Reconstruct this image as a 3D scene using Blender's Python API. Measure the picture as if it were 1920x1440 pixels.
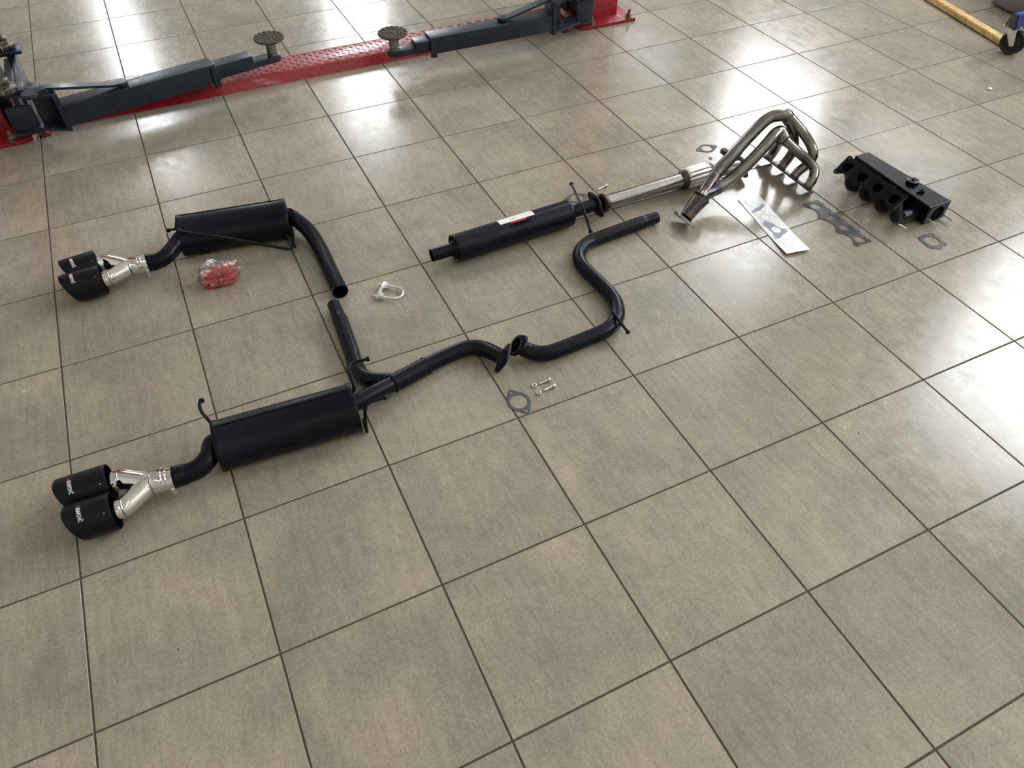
import bpy, bmesh, math, random
from mathutils import Vector, Matrix, noise

for o in list(bpy.data.objects):
    bpy.data.objects.remove(o, do_unlink=True)
scene = bpy.context.scene
C = scene.collection

# light and surface values
SKY_STRENGTH = 16.5
EXPOSURE = 0.27
LAMP_STRENGTH = 7.0
TILE_A, TILE_B, TILE_C = (0.234, 0.215, 0.169), (0.292, 0.250, 0.196), (0.350, 0.295, 0.233)
TILE_R0, TILE_R1, TILE_SPEC = 0.13, 0.28, 0.5
BACK_WINDOWS = [(-0.05, 0.55, 2.7, 5.8), (3.7, 4.7, 2.6, 6.0)]
RIGHT_WINDOWS = [(10.2, 12.6, 4.4, 4.85), (6.6, 8.8, 3.4, 7.4), (4.0, 6.0, 3.35, 3.75), (0.7, 3.2, 3.5, 6.6), (-3.6, -1.2, 3.5, 6.6)]  # slits and the last opening are added, only for the light they give
YN = (0.780, -0.400, -0.480)
MN = (-0.749, 0.287, 0.597)
FILL_LAMPS = [(x, y, 5.6) for y in (-1.6, -3.6) for x in (-3.2, -0.6, 2.0, 4.6)]

# ------------------------------------------------------------------ camera
cam_data = bpy.data.cameras.new('camera')
cam_data.sensor_fit = 'HORIZONTAL'
cam_data.sensor_width = 36.0
cam_data.lens = 1381.1 / 1920.0 * 36.0
cam_data.clip_start = 0.05
cam_data.clip_end = 100
cam = bpy.data.objects.new('camera', cam_data)
C.objects.link(cam)
cam.location = (0.65356, -0.95148, 1.87742)
cam.rotation_euler = (0.740924, -0.002578, -0.445917)
scene.camera = cam

# ------------------------------------------------------------------ sky (overcast day outside the windows)
world = bpy.data.worlds.new('overcast_sky')
scene.world = world
world.use_nodes = True
bg = world.node_tree.nodes['Background']
bg.inputs['Color'].default_value = (0.93, 0.97, 1.0, 1)
bg.inputs['Strength'].default_value = SKY_STRENGTH

# exposure / view
scene.view_settings.view_transform = 'Standard'
scene.view_settings.look = 'None'
scene.view_settings.gamma = 1.0
scene.view_settings.use_curve_mapping = False
scene.view_settings.exposure = EXPOSURE

# ------------------------------------------------------------------ materials
MATS = {}
def nodes_of(m):
    m.use_nodes = True
    nt = m.node_tree
    return nt, nt.nodes['Principled BSDF']

def mat(name, color, rough=0.5, metal=0.0, spec=0.5, var=0.0, vscale=20.0, bump=0.0, bscale=200.0,
        rvar=0.0, coat=0.0, color2=None, stretch=None, aniso=0.0):
    m = bpy.data.materials.new(name)
    nt, p = nodes_of(m)
    p.inputs['Base Color'].default_value = (*color, 1)
    p.inputs['Roughness'].default_value = rough
    p.inputs['Metallic'].default_value = metal
    p.inputs['Specular IOR Level'].default_value = spec
    p.inputs['Coat Weight'].default_value = coat
    p.inputs['Anisotropic'].default_value = aniso
    tc = nt.nodes.new('ShaderNodeTexCoord')
    src = tc.outputs['Object']
    if stretch:
        mp = nt.nodes.new('ShaderNodeMapping')
        mp.inputs['Scale'].default_value = stretch
        nt.links.new(src, mp.inputs['Vector'])
        src = mp.outputs['Vector']
    n = nt.nodes.new('ShaderNodeTexNoise')
    n.inputs['Scale'].default_value = vscale
    n.inputs['Detail'].default_value = 6
    n.inputs['Roughness'].default_value = 0.65
    nt.links.new(src, n.inputs['Vector'])
    if var or color2:
        r = nt.nodes.new('ShaderNodeValToRGB')
        c2 = color2 or tuple(min(1, c * (1 + var)) for c in color)
        c1 = color if color2 else tuple(c * (1 - var) for c in color)
        r.color_ramp.elements[0].position = 0.38
        r.color_ramp.elements[0].color = (*c1, 1)
        r.color_ramp.elements[1].position = 0.66
        r.color_ramp.elements[1].color = (*c2, 1)
        nt.links.new(n.outputs['Fac'], r.inputs['Fac'])
        nt.links.new(r.outputs['Color'], p.inputs['Base Color'])
    if rvar:
        mr = nt.nodes.new('ShaderNodeMapRange')
        mr.inputs['From Min'].default_value = 0.3
        mr.inputs['From Max'].default_value = 0.7
        mr.inputs['To Min'].default_value = max(0.02, rough - rvar)
        mr.inputs['To Max'].default_value = rough + rvar
        nt.links.new(n.outputs['Fac'], mr.inputs['Value'])
        nt.links.new(mr.outputs['Result'], p.inputs['Roughness'])
    if bump:
        nb = nt.nodes.new('ShaderNodeTexNoise')
        nb.inputs['Scale'].default_value = bscale
        nb.inputs['Detail'].default_value = 3
        nt.links.new(tc.outputs['Object'], nb.inputs['Vector'])
        b = nt.nodes.new('ShaderNodeBump')
        b.inputs['Strength'].default_value = bump
        b.inputs['Distance'].default_value = 0.001
        nt.links.new(nb.outputs['Fac'], b.inputs['Height'])
        nt.links.new(b.outputs['Normal'], p.inputs['Normal'])
    MATS[name] = m
    return m

def tile_material():
    m = bpy.data.materials.new('porcelain_tile')
    nt, p = nodes_of(m)
    N, L = nt.nodes.new, nt.links.new
    geo = N('ShaderNodeNewGeometry')
    def vmath(op, a, b=None):
        v = N('ShaderNodeVectorMath'); v.operation = op
        L(a, v.inputs[0])
        if b is not None:
            if isinstance(b, tuple): v.inputs[1].default_value = b
            else: L(b, v.inputs[1])
        return v.outputs[0]
    def mth(op, a, b=None, c=None, clamp=False):
        v = N('ShaderNodeMath'); v.operation = op; v.use_clamp = clamp
        for i, x in enumerate((a, b, c)):
            if x is None: continue
            if isinstance(x, (int, float)): v.inputs[i].default_value = x
            else: L(x, v.inputs[i])
        return v.outputs[0]
    def noise_tex(vec, scale, detail=6, rough=0.6, dist=0.0):
        n = N('ShaderNodeTexNoise'); n.inputs['Scale'].default_value = scale
        n.inputs['Detail'].default_value = detail; n.inputs['Roughness'].default_value = rough
        n.inputs['Distortion'].default_value = dist
        L(vec, n.inputs['Vector']); return n.outputs['Fac']
    def ramp(f, stops):
        r = N('ShaderNodeValToRGB')
        e = r.color_ramp.elements
        while len(e) < len(stops): e.new(0.5)
        for i, (pos, col) in enumerate(stops):
            e[i].position = pos
            e[i].color = (*col, 1) if len(col) == 3 else (col[0],) * 3 + (1,)
        L(f, r.inputs['Fac']); return r.outputs['Color']
    def mix(f, a, b, mode='MIX'):
        x = N('ShaderNodeMix'); x.data_type = 'RGBA'; x.blend_type = mode
        if isinstance(f, (int, float)): x.inputs['Factor'].default_value = f
        else: L(f, x.inputs['Factor'])
        for s, v in ((x.inputs[6], a), (x.inputs[7], b)):
            if isinstance(v, tuple): s.default_value = (*v, 1)
            else: L(v, s)
        return x.outputs[2]
    idv = vmath('FLOOR', vmath('DIVIDE', vmath('MULTIPLY', geo.outputs['Position'], (1, 1, 0)), (0.45, 0.45, 1)))
    wn = N('ShaderNodeTexWhiteNoise'); wn.noise_dimensions = '3D'; L(idv, wn.inputs['Vector'])
    off = vmath('SCALE', wn.outputs['Color']); off.node.inputs['Scale'].default_value = 40.0
    co = vmath('ADD', geo.outputs['Position'], off)
    cs = vmath('MULTIPLY', co, (9.0, 1.3, 1.0))
    big = noise_tex(co, 2.6, 5, 0.55, 0.4)
    med = noise_tex(co, 17, 10, 0.78, 0.2)
    fine = noise_tex(co, 120, 8, 0.8)
    streak = noise_tex(cs, 6, 8, 0.75)
    base = ramp(big, [(0.32, TILE_A), (0.5, TILE_B), (0.68, TILE_C)])
    base = mix(0.36, base, ramp(med, [(0.3, (0.34,)), (0.7, (0.66,))]), 'OVERLAY')
    base = mix(0.48, base, ramp(fine, [(0.32, (0.26,)), (0.68, (0.74,))]), 'OVERLAY')
    base = mix(0.36, base, ramp(streak, [(0.32, (0.3,)), (0.7, (0.7,))]), 'OVERLAY')
    # each tile a shade apart from its neighbours
    tv = mth('MULTIPLY_ADD', wn.outputs['Value'], 0.10, 0.95)
    base = mix(1.0, base, ramp(tv, [(0.0, (0.0,)), (1.0, (1.0,))]), 'MULTIPLY')
    # black specks and rubbed dirt
    vor = N('ShaderNodeTexVoronoi'); vor.inputs['Scale'].default_value = 9.0
    L(geo.outputs['Position'], vor.inputs['Vector'])
    sp = mth('LESS_THAN', vor.outputs['Distance'], 0.028)
    sepc = N('ShaderNodeSeparateColor'); L(vor.outputs['Color'], sepc.inputs['Color'])
    sp = mth('MULTIPLY', sp, mth('GREATER_THAN', sepc.outputs['Red'], 0.72))
    dirt = noise_tex(vmath('MULTIPLY', geo.outputs['Position'], (1.0, 1.6, 1.0)), 3.2, 10, 0.82, 0.6)
    dm = ramp(dirt, [(0.66, (0.0,)), (0.76, (1.0,))])
    base = mix(mth('MULTIPLY', dm, 0.22), base, (0.06, 0.052, 0.042))
    base = mix(mth('MULTIPLY', sp, 0.85), base, (0.03, 0.026, 0.02))
    # hair scratches along one way
    sc = noise_tex(vmath('MULTIPLY', geo.outputs['Position'], (150.0, 4.0, 1.0)), 1.0, 3, 0.5, 0.0)
    patch = noise_tex(geo.outputs['Position'], 1.7, 3, 0.5)
    sm = mth('MULTIPLY', mth('GREATER_THAN', sc, 0.69), mth('GREATER_THAN', patch, 0.55))
    base = mix(mth('MULTIPLY', sm, 0.22), base, (0.05, 0.045, 0.038))
    L(base, p.inputs['Base Color'])
    rr = N('ShaderNodeMapRange')
    rr.inputs['From Min'].default_value = 0.34; rr.inputs['From Max'].default_value = 0.66
    rr.inputs['To Min'].default_value = TILE_R0; rr.inputs['To Max'].default_value = TILE_R1
    L(med, rr.inputs['Value'])
    L(mth('ADD', rr.outputs['Result'], mth('MULTIPLY', dm, 0.12)), p.inputs['Roughness'])
    p.inputs['Specular IOR Level'].default_value = TILE_SPEC
    b = N('ShaderNodeBump'); b.inputs['Strength'].default_value = 0.07; b.inputs['Distance'].default_value = 0.002
    L(med, b.inputs['Height'])
    L(b.outputs['Normal'], p.inputs['Normal'])
    MATS['tile'] = m
    return m

# ------------------------------------------------------------------ objects
def root_loc(o):
    while o.parent: o = o.parent
    return o.location.copy()

def props(o, label=None, cat=None, group=None, kind=None):
    if label: o['label'] = label
    if cat: o['category'] = cat
    if group: o['group'] = group
    if kind: o['kind'] = kind
    return o

def thing(name, label, cat, loc, group=None):
    o = bpy.data.objects.new(name, None)
    o.empty_display_size = 0.05
    C.objects.link(o)
    o.location = loc
    return props(o, label, cat, group)

def finish(me, m, smooth=35):
    me.materials.clear()
    me.materials.append(MATS[m] if isinstance(m, str) else m)
    if smooth:
        for f in me.polygons: f.use_smooth = True
        me.set_sharp_from_angle(angle=math.radians(smooth))

def link(name, src, m, parent=None, loc=None, smooth=35, label=None):
    """one mesh object; src is a bmesh or a mesh in world coordinates; moved to the root's origin"""
    if isinstance(src, bmesh.types.BMesh):
        bmesh.ops.recalc_face_normals(src, faces=src.faces[:])
        me = bpy.data.meshes.new(name)
        src.to_mesh(me); src.free()
    else:
        me = src; me.name = name
    base = root_loc(parent) if parent else Vector(loc or (0, 0, 0))
    me.transform(Matrix.Translation(-base))
    finish(me, m, smooth)
    o = bpy.data.objects.new(name, me)
    C.objects.link(o)
    if parent: o.parent = parent
    else: o.location = base
    if label: o['label'] = label
    return o

# ------------------------------------------------------------------ shapes
def V(*a): return Vector(a if len(a) > 1 else a[0])

def smooth_path(pts, n=8):
    P = [Vector(p) for p in pts]
    if len(P) < 3: return P
    out = []
    ext = [P[0] * 2 - P[1]] + P + [P[-1] * 2 - P[-2]]
    for i in range(1, len(ext) - 2):
        p0, p1, p2, p3 = ext[i - 1:i + 3]
        t1 = max((p1 - p0).length, 1e-5) ** 0.5
        t2 = max((p2 - p1).length, 1e-5) ** 0.5
        t3 = max((p3 - p2).length, 1e-5) ** 0.5
        m1 = (p1 - p0) / t1 - (p2 - p0) / (t1 + t2) + (p2 - p1) / t2
        m2 = (p2 - p1) / t2 - (p3 - p1) / (t2 + t3) + (p3 - p2) / t3
        m1 *= t2; m2 *= t2
        for k in range(n):
            t = k / n
            h = t * t; g = h * t
            out.append(p1 * (2 * g - 3 * h + 1) + m1 * (g - 2 * h + t) + p2 * (3 * h - 2 * g) + m2 * (g - h))
    out.append(P[-1])
    return out

def frame_of(d, ref=None):
    d = d.normalized()
    r = ref if ref is not None else (Vector((0, 0, 1)) if abs(d.z) < 0.9 else Vector((1, 0, 0)))
    u = (r - d * r.dot(d)).normalized()
    return u, d.cross(u)

def tube(bm, pts, r, seg=20, hollow=(False, False), wall=0.002, depth=0.07, cap=True):
    """swept round pipe; r a number or one per point; hollow ends get a wall and a bore"""
    n = len(pts)
    rs = list(r) if isinstance(r, (list, tuple)) else [r] * n
    tang = []
    for i in range(n):
        a = pts[max(i - 1, 0)]; b = pts[min(i + 1, n - 1)]
        tang.append((b - a).normalized())
    u, v = frame_of(tang[0])
    fr = []
    for i in range(n):
        u = (u - tang[i] * u.dot(tang[i])).normalized()
        v = tang[i].cross(u)
        fr.append((u.copy(), v.copy()))
    def ring(i, rad):
        uu, vv = fr[i]
        return [bm.verts.new(pts[i] + (uu * math.cos(2 * math.pi * k / seg) + vv * math.sin(2 * math.pi * k / seg)) * rad) for k in range(seg)]
    def bridge(a, b):
        for k in range(seg):
            bm.faces.new((a[k], a[(k + 1) % seg], b[(k + 1) % seg], b[k]))
    rings = [ring(i, rs[i]) for i in range(n)]
    for a, b in zip(rings, rings[1:]): bridge(a, b)
    for end, hol in ((0, hollow[0]), (1, hollow[1])):
        idx = 0 if end == 0 else n - 1
        step = 1 if end == 0 else -1
        if hol:
            prev = rings[idx]; cur = ring(idx, rs[idx] - wall); bridge(prev, cur); prev = cur
            dist = 0; j = idx
            while dist < depth and 0 <= j + step < n:
                dist += (pts[j + step] - pts[j]).length; j += step
                cur = ring(j, rs[j] - wall); bridge(prev, cur); prev = cur
            bm.faces.new(prev)
        elif cap:
            bm.faces.new(rings[idx])
    return bm

def pipe(name, pts, r, m, parent, seg=24, hollow=(False, False), n=8, wall=0.002, depth=0.07, label=None, smooth=True):
    P = smooth_path(pts, n) if smooth else [Vector(p) for p in pts]
    if len(P) == 2 and any(hollow):
        P = [P[0].lerp(P[1], t / 8) for t in range(9)]
    return link(name, tube(bmesh.new(), P, r, seg, hollow, wall, depth), m, parent, label=label)

def box(bm, lo, hi, bev=0.0, mtx=None):
    g = bmesh.ops.create_cube(bm, size=1.0)
    vs = g['verts']
    c = (Vector(lo) + Vector(hi)) / 2; s = Vector(hi) - Vector(lo)
    for v in vs: v.co = Vector((v.co.x * s.x, v.co.y * s.y, v.co.z * s.z)) + c
    if bev:
        es = list({e for v in vs for e in v.link_edges})
        r = bmesh.ops.bevel(bm, geom=es, offset=bev, segments=2, affect='EDGES', profile=0.6)
        vs = list({v for f in r['faces'] for v in f.verts} | {v for v in vs if v.is_valid})
    if mtx is not None:
        for v in vs: v.co = mtx @ v.co
    return vs

def basis(center, z, x=None):
    z = Vector(z).normalized()
    if x is None: x = Vector((1, 0, 0)) if abs(z.x) < 0.9 else Vector((0, 1, 0))
    x = Vector(x); x = (x - z * x.dot(z)).normalized()
    y = z.cross(x)
    M = Matrix((x, y, z)).transposed().to_4x4()
    return Matrix.Translation(Vector(center)) @ M

def lathe(bm, prof, mtx, seg=32):
    """profile [(r, z)] turned round local z"""
    rings = []
    for r, z in prof:
        if r < 1e-6: rings.append([bm.verts.new(mtx @ Vector((0, 0, z)))])
        else: rings.append([bm.verts.new(mtx @ Vector((r * math.cos(2 * math.pi * k / seg), r * math.sin(2 * math.pi * k / seg), z))) for k in range(seg)])
    for a, b in zip(rings, rings[1:]):
        for k in range(seg):
            k2 = (k + 1) % seg
            if len(a) == 1 and len(b) == 1: continue
            if len(a) == 1: bm.faces.new((a[0], b[k2], b[k]))
            elif len(b) == 1: bm.faces.new((a[k], a[k2], b[0]))
            else: bm.faces.new((a[k], a[k2], b[k2], b[k]))
    return bm

def circle(cx, cy, r, n=28, ph=0.0):
    return [(cx + r * math.cos(ph + 2 * math.pi * k / n), cy + r * math.sin(ph + 2 * math.pi * k / n)) for k in range(n)]

def hull2d(pts):
    pts = sorted(set(pts))
    def half(ps):
        h = []
        for p in ps:
            while len(h) >= 2 and (h[-1][0] - h[-2][0]) * (p[1] - h[-2][1]) - (h[-1][1] - h[-2][1]) * (p[0] - h[-2][0]) <= 0: h.pop()
            h.append(p)
        return h
    a = half(pts); b = half(pts[::-1])
    return a[:-1] + b[:-1]

def plate(loops, thick, mtx, bevel=0.0):
    """flat plate with holes from 2-D loops (first the outline); local z is the thickness, centred"""
    cu = bpy.data.curves.new('plate', 'CURVE')
    cu.dimensions = '2D'; cu.fill_mode = 'BOTH'
    cu.extrude = max(thick / 2 - bevel, 0.0001); cu.bevel_depth = bevel; cu.bevel_resolution = 1
    if bevel: cu.offset = -bevel
    for lp in loops:
        s = cu.splines.new('POLY'); s.points.add(len(lp) - 1); s.use_cyclic_u = True
        for q, (x, y) in zip(s.points, lp): q.co = (x, y, 0, 1)
    ob = bpy.data.objects.new('plate', cu)
    me = bpy.data.meshes.new_from_object(ob)
    bpy.data.objects.remove(ob); bpy.data.curves.remove(cu)
    me.transform(mtx)
    bm = bmesh.new(); bm.from_mesh(me); bpy.data.meshes.remove(me)
    bmesh.ops.remove_doubles(bm, verts=bm.verts[:], dist=1e-6)
    return bm

def text_mesh(body, size, align='CENTER'):
    cu = bpy.data.curves.new('txt', 'FONT')
    cu.body = body; cu.size = size; cu.align_x = align; cu.align_y = 'CENTER'
    cu.extrude = 0.0002; cu.resolution_u = 3
    cu.offset = size * 0.012
    ob = bpy.data.objects.new('txt', cu)
    me = bpy.data.meshes.new_from_object(ob)
    bpy.data.objects.remove(ob); bpy.data.curves.remove(cu)
    bm = bmesh.new(); bm.from_mesh(me); bpy.data.meshes.remove(me)
    long_edges = [e for e in bm.edges if e.calc_length() > size * 0.25]
    if long_edges: bmesh.ops.subdivide_edges(bm, edges=long_edges, cuts=2)
    return bm

def two_bolt(hole_r, bolt_d, ear_r, body_r, bolt_r=0.0055):
    """outline and holes of a two-bolt exhaust flange, bolts along local x"""
    pts = circle(bolt_d, 0, ear_r, 20) + circle(-bolt_d, 0, ear_r, 20) + circle(0, 0, body_r, 40)
    return [hull2d(pts), circle(0, 0, hole_r, 36), circle(bolt_d, 0, bolt_r, 14), circle(-bolt_d, 0, bolt_r, 14)]

def hexagon(r, ph=0.0): return circle(0, 0, r, 6, ph)

def knob(parent, p, d, r, m='black'):
    """flared end of a hanger rod"""
    bm = lathe(bmesh.new(), [(0, -r * .6), (r * .8, -r * .5), (r, 0), (r * .8, r * .5), (0, r * .6)], basis(p, d), 14)
    return link('hanger_knob', bm, m, parent)

# measured centre lines of the laid-out parts, in metres
PATHS = {
    'mid_pipe': [(1.4643, 0.7076, 0.052), (1.4815, 0.6954, 0.044), (1.5036, 0.6805, 0.036), (1.5397, 0.6597, 0.03), (1.5793, 0.6499, 0.0285), (1.616, 0.6505, 0.0285), (1.7147, 0.6561, 0.0285), (1.7992, 0.6622, 0.0285), (1.8526, 0.6818, 0.0285), (1.8915, 0.7171, 0.0285), (1.9206, 0.7761, 0.0285), (1.9281, 0.8339, 0.0285), (1.9201, 0.9472, 0.0285), (1.9174, 0.9783, 0.0285), (1.9176, 1.0421, 0.0285), (1.9339, 1.0868, 0.0285), (1.9666, 1.125, 0.0285), (2.0156, 1.1514, 0.0285), (2.0764, 1.1597, 0.0285), (2.1856, 1.1693, 0.0285), (2.293, 1.1762, 0.0285), (2.3661, 1.1811, 0.0285)],
    'mid_hanger': [(1.8654, 0.7176, 0.062), (1.8597, 0.6857, 0.064), (1.8642, 0.6032, 0.05)],
    'y_main': [(0.8988, 0.692, 0.062), (0.9273, 0.7031, 0.058), (0.9744, 0.7201, 0.05), (1.0182, 0.7355, 0.042), (1.0795, 0.7536, 0.036), (1.1511, 0.7753, 0.031), (1.2101, 0.7886, 0.0285), (1.2706, 0.7968, 0.0285), (1.3138, 0.7982, 0.0285), (1.3421, 0.7889, 0.0285), (1.3724, 0.7605, 0.032), (1.3893, 0.7154, 0.043), (1.4017, 0.6801, 0.05)],
    'y_branch': [(1.0259, 0.7413, 0.042), (1.0084, 0.7537, 0.042), (0.9763, 0.7771, 0.038), (0.952, 0.801, 0.034), (0.939, 0.8269, 0.031), (0.9338, 0.8599, 0.0285), (0.9346, 0.8993, 0.0285), (0.9404, 0.9489, 0.0285), (0.9489, 1.0627, 0.0285), (0.9535, 1.1396, 0.0285), (0.9548, 1.2276, 0.0285)],
    'mufB_out': [(0.4294, 0.7041, 0.075), (0.4131, 0.6665, 0.075), (0.3905, 0.642, 0.072), (0.3605, 0.6326, 0.066), (0.3301, 0.6351, 0.062), (0.2991, 0.6385, 0.06)],
    'mufA_out': [(0.5015, 1.8251, 0.075), (0.4721, 1.7806, 0.075), (0.4392, 1.7435, 0.072), (0.4113, 1.7316, 0.066), (0.3862, 1.7343, 0.062), (0.3605, 1.742, 0.06)],
    'mufA_in': [(0.9391, 1.7933, 0.075), (0.9585, 1.7584, 0.07), (0.9786, 1.7266, 0.055), (0.9921, 1.6852, 0.043), (0.9989, 1.6334, 0.035), (1.0019, 1.5667, 0.031), (0.9997, 1.4357, 0.0305), (0.9995, 1.2856, 0.0305)],
    'tipB_joint': [(0.2991, 0.6385, 0.06), (0.2375, 0.6465, 0.06)],
    'tipA_joint': [(0.3605, 1.742, 0.06), (0.2992, 1.7453, 0.06)],
    'tipB_far': [(0.011, 0.7052, 0.0585), (0.1272, 0.7023, 0.0585)],
    'tipB_near': [(0.0278, 0.595, 0.0585), (0.128, 0.5933, 0.0585)],
    'tipA_far': [(0.0848, 1.8044, 0.0585), (0.1887, 1.8181, 0.0585)],
    'tipA_near': [(0.0786, 1.7065, 0.0585), (0.1938, 1.711, 0.0585)],
    'res_axis': [(1.3859, 1.314, 0.056), (1.4851, 1.3149, 0.056), (2.0261, 1.3349, 0.056), (2.151, 1.3414, 0.056)],
    'res_hanger': [(2.122, 1.5009, 0.075), (2.08, 1.3723, 0.095), (2.0567, 1.2924, 0.105), (2.0501, 1.2383, 0.08), (2.0457, 1.1913, 0.045)],
    'front_pipe': [(2.1977, 1.3493, 0.05), (2.2302, 1.3497, 0.05), (2.6219, 1.3561, 0.05), (2.7581, 1.3605, 0.05), (2.8049, 1.3533, 0.05), (2.9272, 1.3358, 0.05)],
    'front_end_flange': [(2.9325, 1.3949, 0.05), (2.9243, 1.2769, 0.05)],
    'collector': [(2.4649, 1.1148, 0.034), (2.5509, 1.144, 0.085)],
    'gasketA': [(1.3828, 0.5168, -0.0), (1.3789, 0.5588, 0.0), (1.39, 0.4662, -0.0)],
    'gasketB': [(2.9298, 1.5956, 0.0), (2.8842, 1.5979, -0.0), (2.9769, 1.5927, 0.0)],
    'gasketC': [(2.1603, 1.4988, 0.0), (2.0985, 1.4954, 0.0), (2.2014, 1.4887, 0.0)],
    'bolts': [(1.4824, 0.5534, -0.0), (1.5182, 0.5544, 0.0), (1.4826, 0.5177, 0.0), (1.5198, 0.5218, 0.0)],
    'nuts': [(1.4627, 0.5531, 0.0), (1.4617, 0.5168, 0.0), (2.8986, 1.5152, 0.0)],
    'bolt2': [(2.2665, 1.5054, 0.0), (2.3105, 1.5135, 0.0)],
    'bolt3': [(2.1579, 1.4104, 0.08), (2.2422, 1.3785, 0.07)],
    'clamp': [(1.178, 1.276, 0.0), (1.1158, 1.2144, 0.0), (1.216, 1.191, 0.0)],
    'bush': [(0.596, 1.5839, 0.03), (0.5442, 1.5796, 0.03), (0.6483, 1.5772, 0.03)],
    'hdr_gasket': [(2.7944, 1.1673, 0.002), (2.903, 1.1581, 0.002), (2.8298, 0.7387, 0.002), (2.7244, 0.7493, 0.002)],
    'tb_gasket': [(3.2944, 0.6021, 0.0), (3.391, 0.6271, 0.0), (3.386, 0.5302, 0.0), (3.3058, 0.5121, 0.0), (3.3486, 0.5724, 0.0)],
    'int_gasket': [(3.1129, 1.02, 0.0), (3.0301, 1.0085, 0.0), (3.1181, 0.6775, 0.0), (3.0321, 0.6858, 0.0)],
    'mufB_hang_l': [(0.4407, 0.7566, 0.12), (0.4252, 0.807, 0.12), (0.4246, 0.8414, 0.12), (0.4334, 0.8545, 0.12)],
    'mufB_hang_r': [(0.8894, 0.7236, 0.1), (0.8919, 0.7676, 0.12), (0.8943, 0.7932, 0.12), (0.912, 0.8091, 0.12), (0.9661, 0.8054, 0.12)],
    'mufB_hang_f': [(0.8805, 0.6052, 0.03), (0.8932, 0.627, 0.08), (0.9087, 0.6426, 0.09), (0.967, 0.6452, 0.09)],
    'mufA_rod': [(0.5143, 1.8979, 0.12), (0.5029, 1.835, 0.12), (0.5265, 1.7808, 0.13), (0.662, 1.6968, 0.115), (0.8079, 1.6552, 0.06), (0.888, 1.6378, 0.03), (0.9116, 1.6611, 0.02)],
    'pebble': [(4.6952, 1.4437, -0.0)],
    'arm_back': [(-0.0844, 3.7213, 0.2), (0.0077, 3.3076, 0.2), (-0.086, 3.5146, 0.2), (0.0172, 3.2095, 0.2), (0.0239, 3.5649, 0.2), (-0.0624, 3.7309, 0.22), (0.0215, 3.6715, 0.2)],
    'secA': [(3.0506, 1.2679, 0.3), (3.0265, 1.275, 0.302), (2.9897, 1.2915, 0.295), (2.9476, 1.291, 0.28), (2.8774, 1.2781, 0.24), (2.7637, 1.2456, 0.18), (2.6919, 1.2285, 0.135), (2.6275, 1.1956, 0.105), (2.5842, 1.169, 0.09)],
    'secB': [(3.0125, 1.2252, 0.232), (3.0115, 1.2402, 0.245), (2.9806, 1.2355, 0.247), (2.9285, 1.2161, 0.225), (2.8412, 1.2008, 0.165), (2.7541, 1.1902, 0.115), (2.6911, 1.1835, 0.092), (2.6397, 1.1785, 0.085), (2.5942, 1.1654, 0.084)],
    'prim4': [(3.1349, 1.078, 0.018), (3.1503, 1.0934, 0.06), (3.1496, 1.114, 0.092), (3.1248, 1.1387, 0.125), (3.0662, 1.166, 0.175), (3.0121, 1.2041, 0.225)],
    'prim1': [(3.146, 1.3766, 0.02), (3.1436, 1.3644, 0.055), (3.0994, 1.3177, 0.12), (3.0285, 1.2458, 0.2)],
    'prim3': [(3.1371, 1.1755, 0.02), (3.1533, 1.1754, 0.06), (3.1525, 1.1535, 0.11), (3.1542, 1.1522, 0.15), (3.1491, 1.1773, 0.18), (3.1102, 1.2087, 0.235), (3.0593, 1.2587, 0.295)],
    'prim2': [(3.1415, 1.2743, 0.02), (3.1482, 1.269, 0.06), (3.1296, 1.2464, 0.12), (3.107, 1.238, 0.18), (3.0742, 1.2467, 0.25), (3.0544, 1.2612, 0.29)],
    'leftpost': [(-0.0416, 3.2799, 0.3), (0.0092, 3.557, 0.3), (0.0388, 3.5579, 0.2), (-0.0025, 3.4817, 0.1), (-0.0805, 3.0629, 0.18), (-0.0242, 3.1383, 0.2)],
}
# ------------------------------------------------------------------ material library
tile_material()
mat('grout', (0.075, 0.058, 0.042), 0.85, var=0.25, vscale=60)
mat('wall_paint', (0.62, 0.60, 0.56), 0.8, var=0.03, vscale=3)
mat('ceiling_paint', (0.66, 0.65, 0.62), 0.85, var=0.03, vscale=3)
mat('window_metal', (0.25, 0.26, 0.27), 0.45, metal=0.6)
mat('black', (0.0026, 0.0034, 0.0078), 0.31, spec=0.18, bump=0.06, bscale=900, rvar=0.05, vscale=30)
mat('stamp_black', (0.0008, 0.0008, 0.001), 0.9, spec=0.0)
mat('black_inside', (0.003, 0.003, 0.003), 0.8, spec=0.1)
mat('carbon', (0.0042, 0.0045, 0.0065), 0.34, spec=0.18, bump=0.3, bscale=1400)
mat('chrome', (0.78, 0.75, 0.70), 0.06, metal=1.0)
mat('steel', (0.32, 0.31, 0.295), 0.24, metal=1.0, rvar=0.03, vscale=4, color2=(0.42, 0.41, 0.39))
mat('header_steel', (0.175, 0.163, 0.152), 0.21, metal=1.0, rvar=0.02, vscale=5, color2=(0.275, 0.262, 0.248))
mat('blued_steel', (0.075, 0.075, 0.095), 0.28, metal=1.0, rvar=0.03, vscale=13, color2=(0.165, 0.115, 0.075))
mat('dark_weld', (0.10, 0.09, 0.085), 0.4, metal=1.0, var=0.4, vscale=120, bump=0.5, bscale=400)
mat('rusty', (0.05, 0.032, 0.022), 0.6, metal=0.6, color2=(0.16, 0.085, 0.045), vscale=60)
mat('braid', (0.62, 0.58, 0.52), 0.26, metal=1.0, bump=0.8, bscale=700)
mat('zinc', (0.72, 0.73, 0.72), 0.24, metal=1.0, rvar=0.06, vscale=90)
mat('gasket_grey', (0.066, 0.067, 0.073), 0.55, var=0.15, vscale=120, bump=0.2, bscale=900)
mat('card_white', (0.80, 0.80, 0.79), 0.35, var=0.02)
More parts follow.
